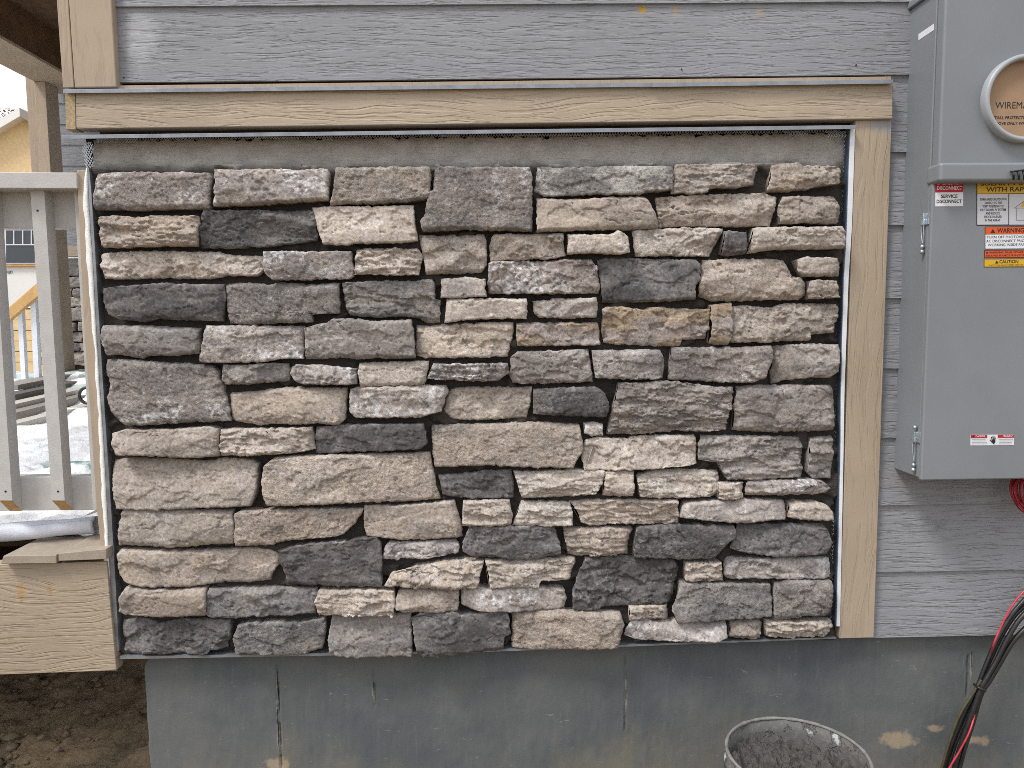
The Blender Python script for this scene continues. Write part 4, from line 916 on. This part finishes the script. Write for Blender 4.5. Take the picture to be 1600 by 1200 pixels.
# far wing of the house, across the porch
YW = 4.72
wing = empty('house_wing', P(120, 575, YW), 'far wing of the house with grey siding above stone, seen past the porch post', 'house wing')
zl_ = [P(100, y, YW).z for y in (386, 357.5, 325, 291.5, 259.5, 227, 194.5, 162.5, 130, 98, 66)]
xw0, xw1 = P(70, 300, YW).x, -.5
s2 = MB(); siding(s2, xw0, xw1, zl_, [0] * 11, YW - .02, lap=zl_[2] - zl_[1])
s2.build('siding', M['siding'], wing)
MB().box((xw0, YW, .1), (xw1, YW + .15, 3.6)).build('sheathing', M['mortar'], wing)
a = P(88, 385.5, YW - .04); b = P(88, 401, YW - .04)
MB().box((xw0, YW - .045, b.z), (xw1, YW, a.z)).build('trim_board', M['tan'], wing, bevel=.003)
MB().box((xw0, YW - .065, P(88, 404.5, YW).z), (xw1, YW, P(88, 402.5, YW).z)).build('flashing', M['white_vinyl'], wing)
MB().box((xw0 - .07, YW - .05, a.z + .002), (xw0 + .01, YW - .0, 3.5)).build('corner_board', M['tan_smooth'], wing, bevel=.003)
FS = """Nf 366,705 392,706 402,760 372,762 360,735
Gs 398,706 497,706 496,764 408,762
Ns 368,768 502,768 503,836 372,838
Gs 376,842 442,842 443,892 378,892
Gs 450,842 506,842 508,898 450,894
Bf 378,900 490,898 510,930 508,955 380,953
Ns 384,962 514,962 518,1045 388,1045
Ns 390,1055 463,1058 465,1108 392,1108
Ts 484,1054 640,1052 640,1108 486,1108
Ns 394,1118 520,1116 510,1176 396,1178
Ns 528,1116 640,1116 640,1178 518,1178
Ds 398,1184 484,1184 500,1215 488,1236 400,1234
Ts 492,1184 640,1184 640,1236 500,1236
Ts 402,1244 534,1242 536,1322 404,1324
Ns 542,1244 640,1244 640,1322 544,1322
Gs 505,706 640,706 640,764 507,764
Ns 510,770 640,768 640,836 512,836
Tf 516,842 640,842 640,896 518,898
Ns 516,904 640,904 640,956 518,954
Gs 524,962 640,962 640,1046 526,1045
Df 250,705 355,705 352,762 250,762
Ts 250,768 360,768 362,838 250,838
Ns 250,842 368,842 370,952 250,952
Bs 250,962 376,962 378,1045 250,1045
Gs 250,1055 382,1055 386,1108 250,1108
Ts 250,1118 386,1118 388,1234 250,1234
Ns 250,1244 394,1244 396,1322 250,1322"""
for i, ln in enumerate(FS.splitlines()):
    ty, *pp = ln.split(); po = [(int(p.split(',')[0]) / 4, int(p.split(',')[1]) / 4 + 240) for p in pp]
    v, q, cc = make_stone(300 + i, po, ty[0], ty[1], STEP=1.0, Y0=YW, mm=.0055)
    finish('stone', raw_mesh('stone', v, q, cc), M['stone'], wing)

# ------------------------------------------------------------------ what lies on and beyond the porch
def mat_sheet():
    t = NT('plastic_sheet', .6, .3); n = t.noise(t.pos, 3.2, 3, .5, 1.); f = t.noise(t.pos, 25, 4, .6)
    sp = t.n('ShaderNodeSeparateXYZ'); t.l(t.pos, sp.inputs[0])
    g = t.math('MULTIPLY', t.ramp(n, .52, .56), t.math('ADD', t.math('MULTIPLY', t.ramp(sp.outputs['Y'], 1.25, 1.1), t.ramp(sp.outputs['Y'], .8, .9)), t.math('MULTIPLY', t.ramp(sp.outputs['Y'], 2.8, 3.0), .6), clamp=True))
    c = t.mix(g, (.88, .89, .90), (.20, .33, .29)); c = t.mix(t.ramp(f, .62, .72, 0, .5), c, (.45, .45, .44))
    return t.out(c, t.bump(f, .01))
M['sheet'] = mat_sheet()
sx_ = np.linspace(-4.5, -1.0, 240); sy_ = np.linspace(.10, 4.6, 290); SX, SY = np.meshgrid(sx_, sy_)
w = fbm(SX * 2.2, SY * 2.2, 5, 500, .55); rdg = np.abs(fbm(SX * 5, SY * 4, 4, 501))
SZ = zf + .012 + np.maximum(0, w + .25) * .05 + (.2 - np.minimum(rdg, .2)) * .10 * sstep(3., 1., SY) + .14 * sstep(3.0, 4.4, SY)
sh = finish('plastic_sheet', grid_mesh('plastic_sheet', SX, SY, SZ), M['sheet']); tag(sh, 'crumpled white plastic sheet with green print lying on the porch floor', 'plastic sheet')
# rolled white paper on the deck edge
M['paper'] = plain('white_wrap', (.62, .65, .72), .6, .05, 25, .0012)
a, b = Vector((P(-60, 832, .03).x, .03, zd + .031)), Vector((P(152, 818, .10).x, .10, zd + .036))
pr = MB(); n = 60; m = 40; vs = []
for i in range(m):
    t = i / (m - 1); c = a.lerp(b, t)
    for j in range(n):
        th = j / (n - 1) * 2 * math.pi * 1.45; r = .0275 - .007 * j / n + .0018 * math.sin(th * 2 + t * 9) + .004 * max(0, t - .8) * math.sin(th)
        vs.append(c + Vector((.0, math.cos(th + 2.4) * r, math.sin(th + 2.4) * r * .9)))
pr.add(vs, [(i * n + j, i * n + j + 1, (i + 1) * n + j + 1, (i + 1) * n + j) for i in range(m - 1) for j in range(n - 1)])
o = pr.build('paper_roll', M['paper'], smooth=True); o.modifiers.new('thick', 'SOLIDIFY').thickness = .0006
tag(o, 'loosely rolled sheet of white building wrap lying on the deck boards', 'paper roll')
q = MB().box((P(116, 848, .02).x, .02, zd + .001), (P(157, 848, .02).x, .16, zd + .004)); o = q.build('shingle_scrap', M['black']); tag(o, 'small black scrap of shingle under the rolled building wrap', 'shingle scrap')

# stacked trim boards with a hose end on the porch
def lumber(pa, pb, za, zb_, wd, th, col, i, lab):
    a = PZ(*pa, za); b = PZ(*pb, zb_); o = MB().bar(a, b, wd, th).build('trim_board', col, bevel=.003); return tag(o, lab, 'board', 'trim boards stacked on the porch')
M['bd1'] = plain('taupe_board', (.27, .245, .22), .6, .08, 20, .0006); M['bd2'] = plain('pale_board', (.50, .47, .43), .6, .06, 20, .0006); M['bd3'] = plain('dark_board', (.11, .10, .095), .6, .1, 20, .0006)
zs_ = zd + .05
for i, (pa, pb, z, wd, th, cl, lb) in enumerate((
        ((10, 668), (165, 628), .03, .09, .035, 'bd2', 'pale taupe board, nearest and lowest of the stack on the porch'),
        ((8, 652), (165, 612), .05, .10, .045, 'bd1', 'taupe board lying second from the front of the stack'),
        ((8, 636), (165, 600), .085, .10, .03, 'bd2', 'pale board with a dark gap below it, in the middle of the stack'),
        ((8, 622), (165, 588), .11, .12, .04, 'bd3', 'dark board lying behind the pale one in the stack'),
        ((8, 606), (165, 575), .15, .16, .035, 'bd1', 'wide brown board, farthest and highest of the stack'))):
    lumber(pa, pb, zf + z, zf + z, wd, th, M[cl], i, lb)
c = PZ(140, 632, zf + .06); q = MB().tube([c + Vector((.05 * math.cos(t), -.02 + .0 * t, .06 + .05 * math.sin(t))) for t in np.linspace(0, 2 * math.pi, 16, endpoint=False)], .010, 8, 2, True)
o = q.build('hose_loop', M['cable'], smooth=True); tag(o, 'black loop of hose standing at the end of the stacked boards', 'hose')
# stair rail with white balusters
YS = 3.9
M['new_wood'] = plain('new_lumber', (.58, .36, .15), .7, .12, 14, .0006); M['osb'] = plain('osb_sheathing', (.74, .56, .32), .8, .10, 9, .001); M['wrap'] = plain('house_wrap', (.78, .78, .77), .6, .02, 3, 0)
st = empty('stair_rail', P(40, 590, YS), 'sloping raw lumber stair handrail with white balusters beyond the porch', 'stair rail')
MB().ppx([(0, 492), (62, 438), (62, 460), (0, 512)], YS, YS + .05).build('handrail', M['new_wood'], st, bevel=.003)
for x0, x1, y0 in ((27, 34, 487), (47, 55, 472), (8, 15, 503), (64, 72, 458), (-12, -5, 520)):
    MB().ppx([(x0, y0), (x1, y0 - 4), (x1 + 6, 592), (x0 + 6, 592)], YS + .051, YS + .09).build('baluster', M['white_vinyl'], st)
# neighbouring houses
YN = 12.
nb = empty('neighbour_house', P(30, 590, YN), 'unfinished neighbouring house in white wrap with a gridded window', 'house')
zg = .02
wa = P(-260, 300, YN).x; wb = P(140, 300, YN).x
MB().box((wa, YN, P(0, 482, YN).z), (wb, YN + 6, P(0, 312, YN).z)).build('wall', M['wrap'], nb)
lo = MB()
for k in range(7):
    y0 = 484 + k * 16.5; lo.box((wa, YN - .02, P(0, y0 + 15.6, YN).z), (wb, YN + 5.9, P(0, y0, YN).z))
lo.build('lower_sheathing', M['osb'], nb)
MB().prism([(wa - .3, P(0, 311, YN).z), ((wa + wb) / 2, P(0, 276, YN).z), (wb + .3, P(0, 311, YN).z)], YN - .3, YN + 6.3).build('roof', M['bd3'], nb)
M['pane'] = plain('window_glass', (.035, .045, .058), .12, .2, .6, 0, spec=.8)
wf = MB().ppx([(2, 352), (59, 352), (59, 416), (2, 416)], YN - .05, YN).build('window', M['new_wood'], nb)
MB().ppx([(7, 358), (56, 358), (56, 412), (7, 412)], YN - .06, YN - .045).build('frame', M['white_vinyl'], wf)
MB().ppx([(9.5, 360), (54, 360), (54, 410.5), (9.5, 410.5)], YN - .065, YN - .055).build('pane', M['pane'], wf)
q = MB()
for x in (20.5, 34.5, 48): q.ppx([(x, 360), (x + 1.6, 360), (x + 1.6, 382), (x, 382)], YN - .08, YN - .06)
q.ppx([(9.5, 381.5), (54, 381.5), (54, 383.2), (9.5, 383.2)], YN - .082, YN - .062).build('muntin', M['white_vinyl'], wf)
text('pan', 8, 19.5, 427.5, 7, YN - .01, 'cable', nb, bold=0); 
YO = 26.
ob = empty('gabled_house', P(40, 300, YO), 'distant gabled house sheathed in yellow board rising above the railing', 'house')
g = [P(-90, 262, YO), P(42, 186, YO), P(150, 250, YO), P(150, 330, YO), P(-90, 330, YO)]
MB().prism([(p.x, p.z) for p in g], YO, YO + 8).build('wall', M['osb'], ob)
MB().box((g[0].x, YO + .1, 0), (g[2].x, YO + 7.9, g[3].z)).build('lower_wall', M['wrap'], ob)
a, b, c = g[0], g[1], g[2]; th = .28
MB().prism([(a.x - .5, a.z - .3), (b.x, b.z), (b.x, b.z + th), (a.x - .5, a.z - .3 + th)], YO - .4, YO + 8.4).build('roof_slope', M['wrap'], ob)
MB().prism([(b.x, b.z), (c.x + .5, c.z - .3), (c.x + .5, c.z - .3 + th), (b.x, b.z + th)], YO - .4, YO + 8.4).build('roof_slope', M['bd1'], ob)
# autumn tree behind
YT = 40.; tr_ = empty('autumn_tree', (P(-10, 300, YT).x, YT, 0), 'orange leaved autumn tree at the far left behind the yellow house', 'tree')
tc = P(-14, 205, YT); rt = random.Random(4)
MB().tube([(tc.x, YT, 0), (tc.x + .1, YT, tc.z * .6), (tc.x, YT, tc.z)], lambda t: .3 * (1 - t) + .05, 8).build('trunk', M['dark_wood'], tr_, smooth=True)
M['leaf'] = plain('autumn_leaves', (.42, .20, .05), .8, .5, 2, 0)
q = MB()
for i in range(1500):
    d = Vector((rt.gauss(0, 1), rt.gauss(0, 1), rt.gauss(0, 1))).normalized() * rt.uniform(.3, 1) ** .5; k_ = 1.15 + .25 * math.sin(d.x * 7 + d.z * 5)
    c = Vector((tc.x, YT, tc.z - .4)) + Vector((d.x * 1.7, d.y * 1.7, d.z * 1.3)) * k_; u = Vector((rt.gauss(0, 1), rt.gauss(0, 1), rt.gauss(0, 1))).normalized(); v = u.cross(Vector((0, .3, 1))).normalized(); s = rt.uniform(.06, .13)
    q.add([c - u * s, c + v * s * .6, c + u * s, c - v * s * .6], [(0, 1, 2, 3)])
q.build('crown', M['leaf'], tr_)
# stones and clods of earth by the foundation
rg_ = random.Random(12); q = MB()
for i in range(700):
    x = rg_.uniform(-1.9, -.80); y = rg_.uniform(-.3, 1.3); s = rg_.choice([.004, .006, .009, .014, .02]) * rg_.uniform(.6, 1.3)
    ix = int(np.clip(np.searchsorted(gx, x), 1, len(gx) - 1)); iy = int(np.clip(np.searchsorted(gy, y), 1, len(gy) - 1)); z = GZ[iy, ix]
    vs = []; K = [(0, 0, 1), (.9, 0, .3), (.28, .85, .3), (-.72, .53, .3), (-.72, -.53, .3), (.28, -.85, .3), (0, 0, -.8)]
    for a_ in K: vs.append((x + a_[0] * s * rg_.uniform(.7, 1.3), y + a_[1] * s * rg_.uniform(.7, 1.3), z + a_[2] * s * rg_.uniform(.6, 1.1)))
    q.add(vs, [(0, j, j % 5 + 1) for j in range(1, 6)] + [(6, j % 5 + 1, j) for j in range(1, 6)])
o = q.build('earth_clods', M['dirt'], smooth=True); tag(o, 'loose clods of brown earth scattered under the porch', 'earth clods', kind='stuff')
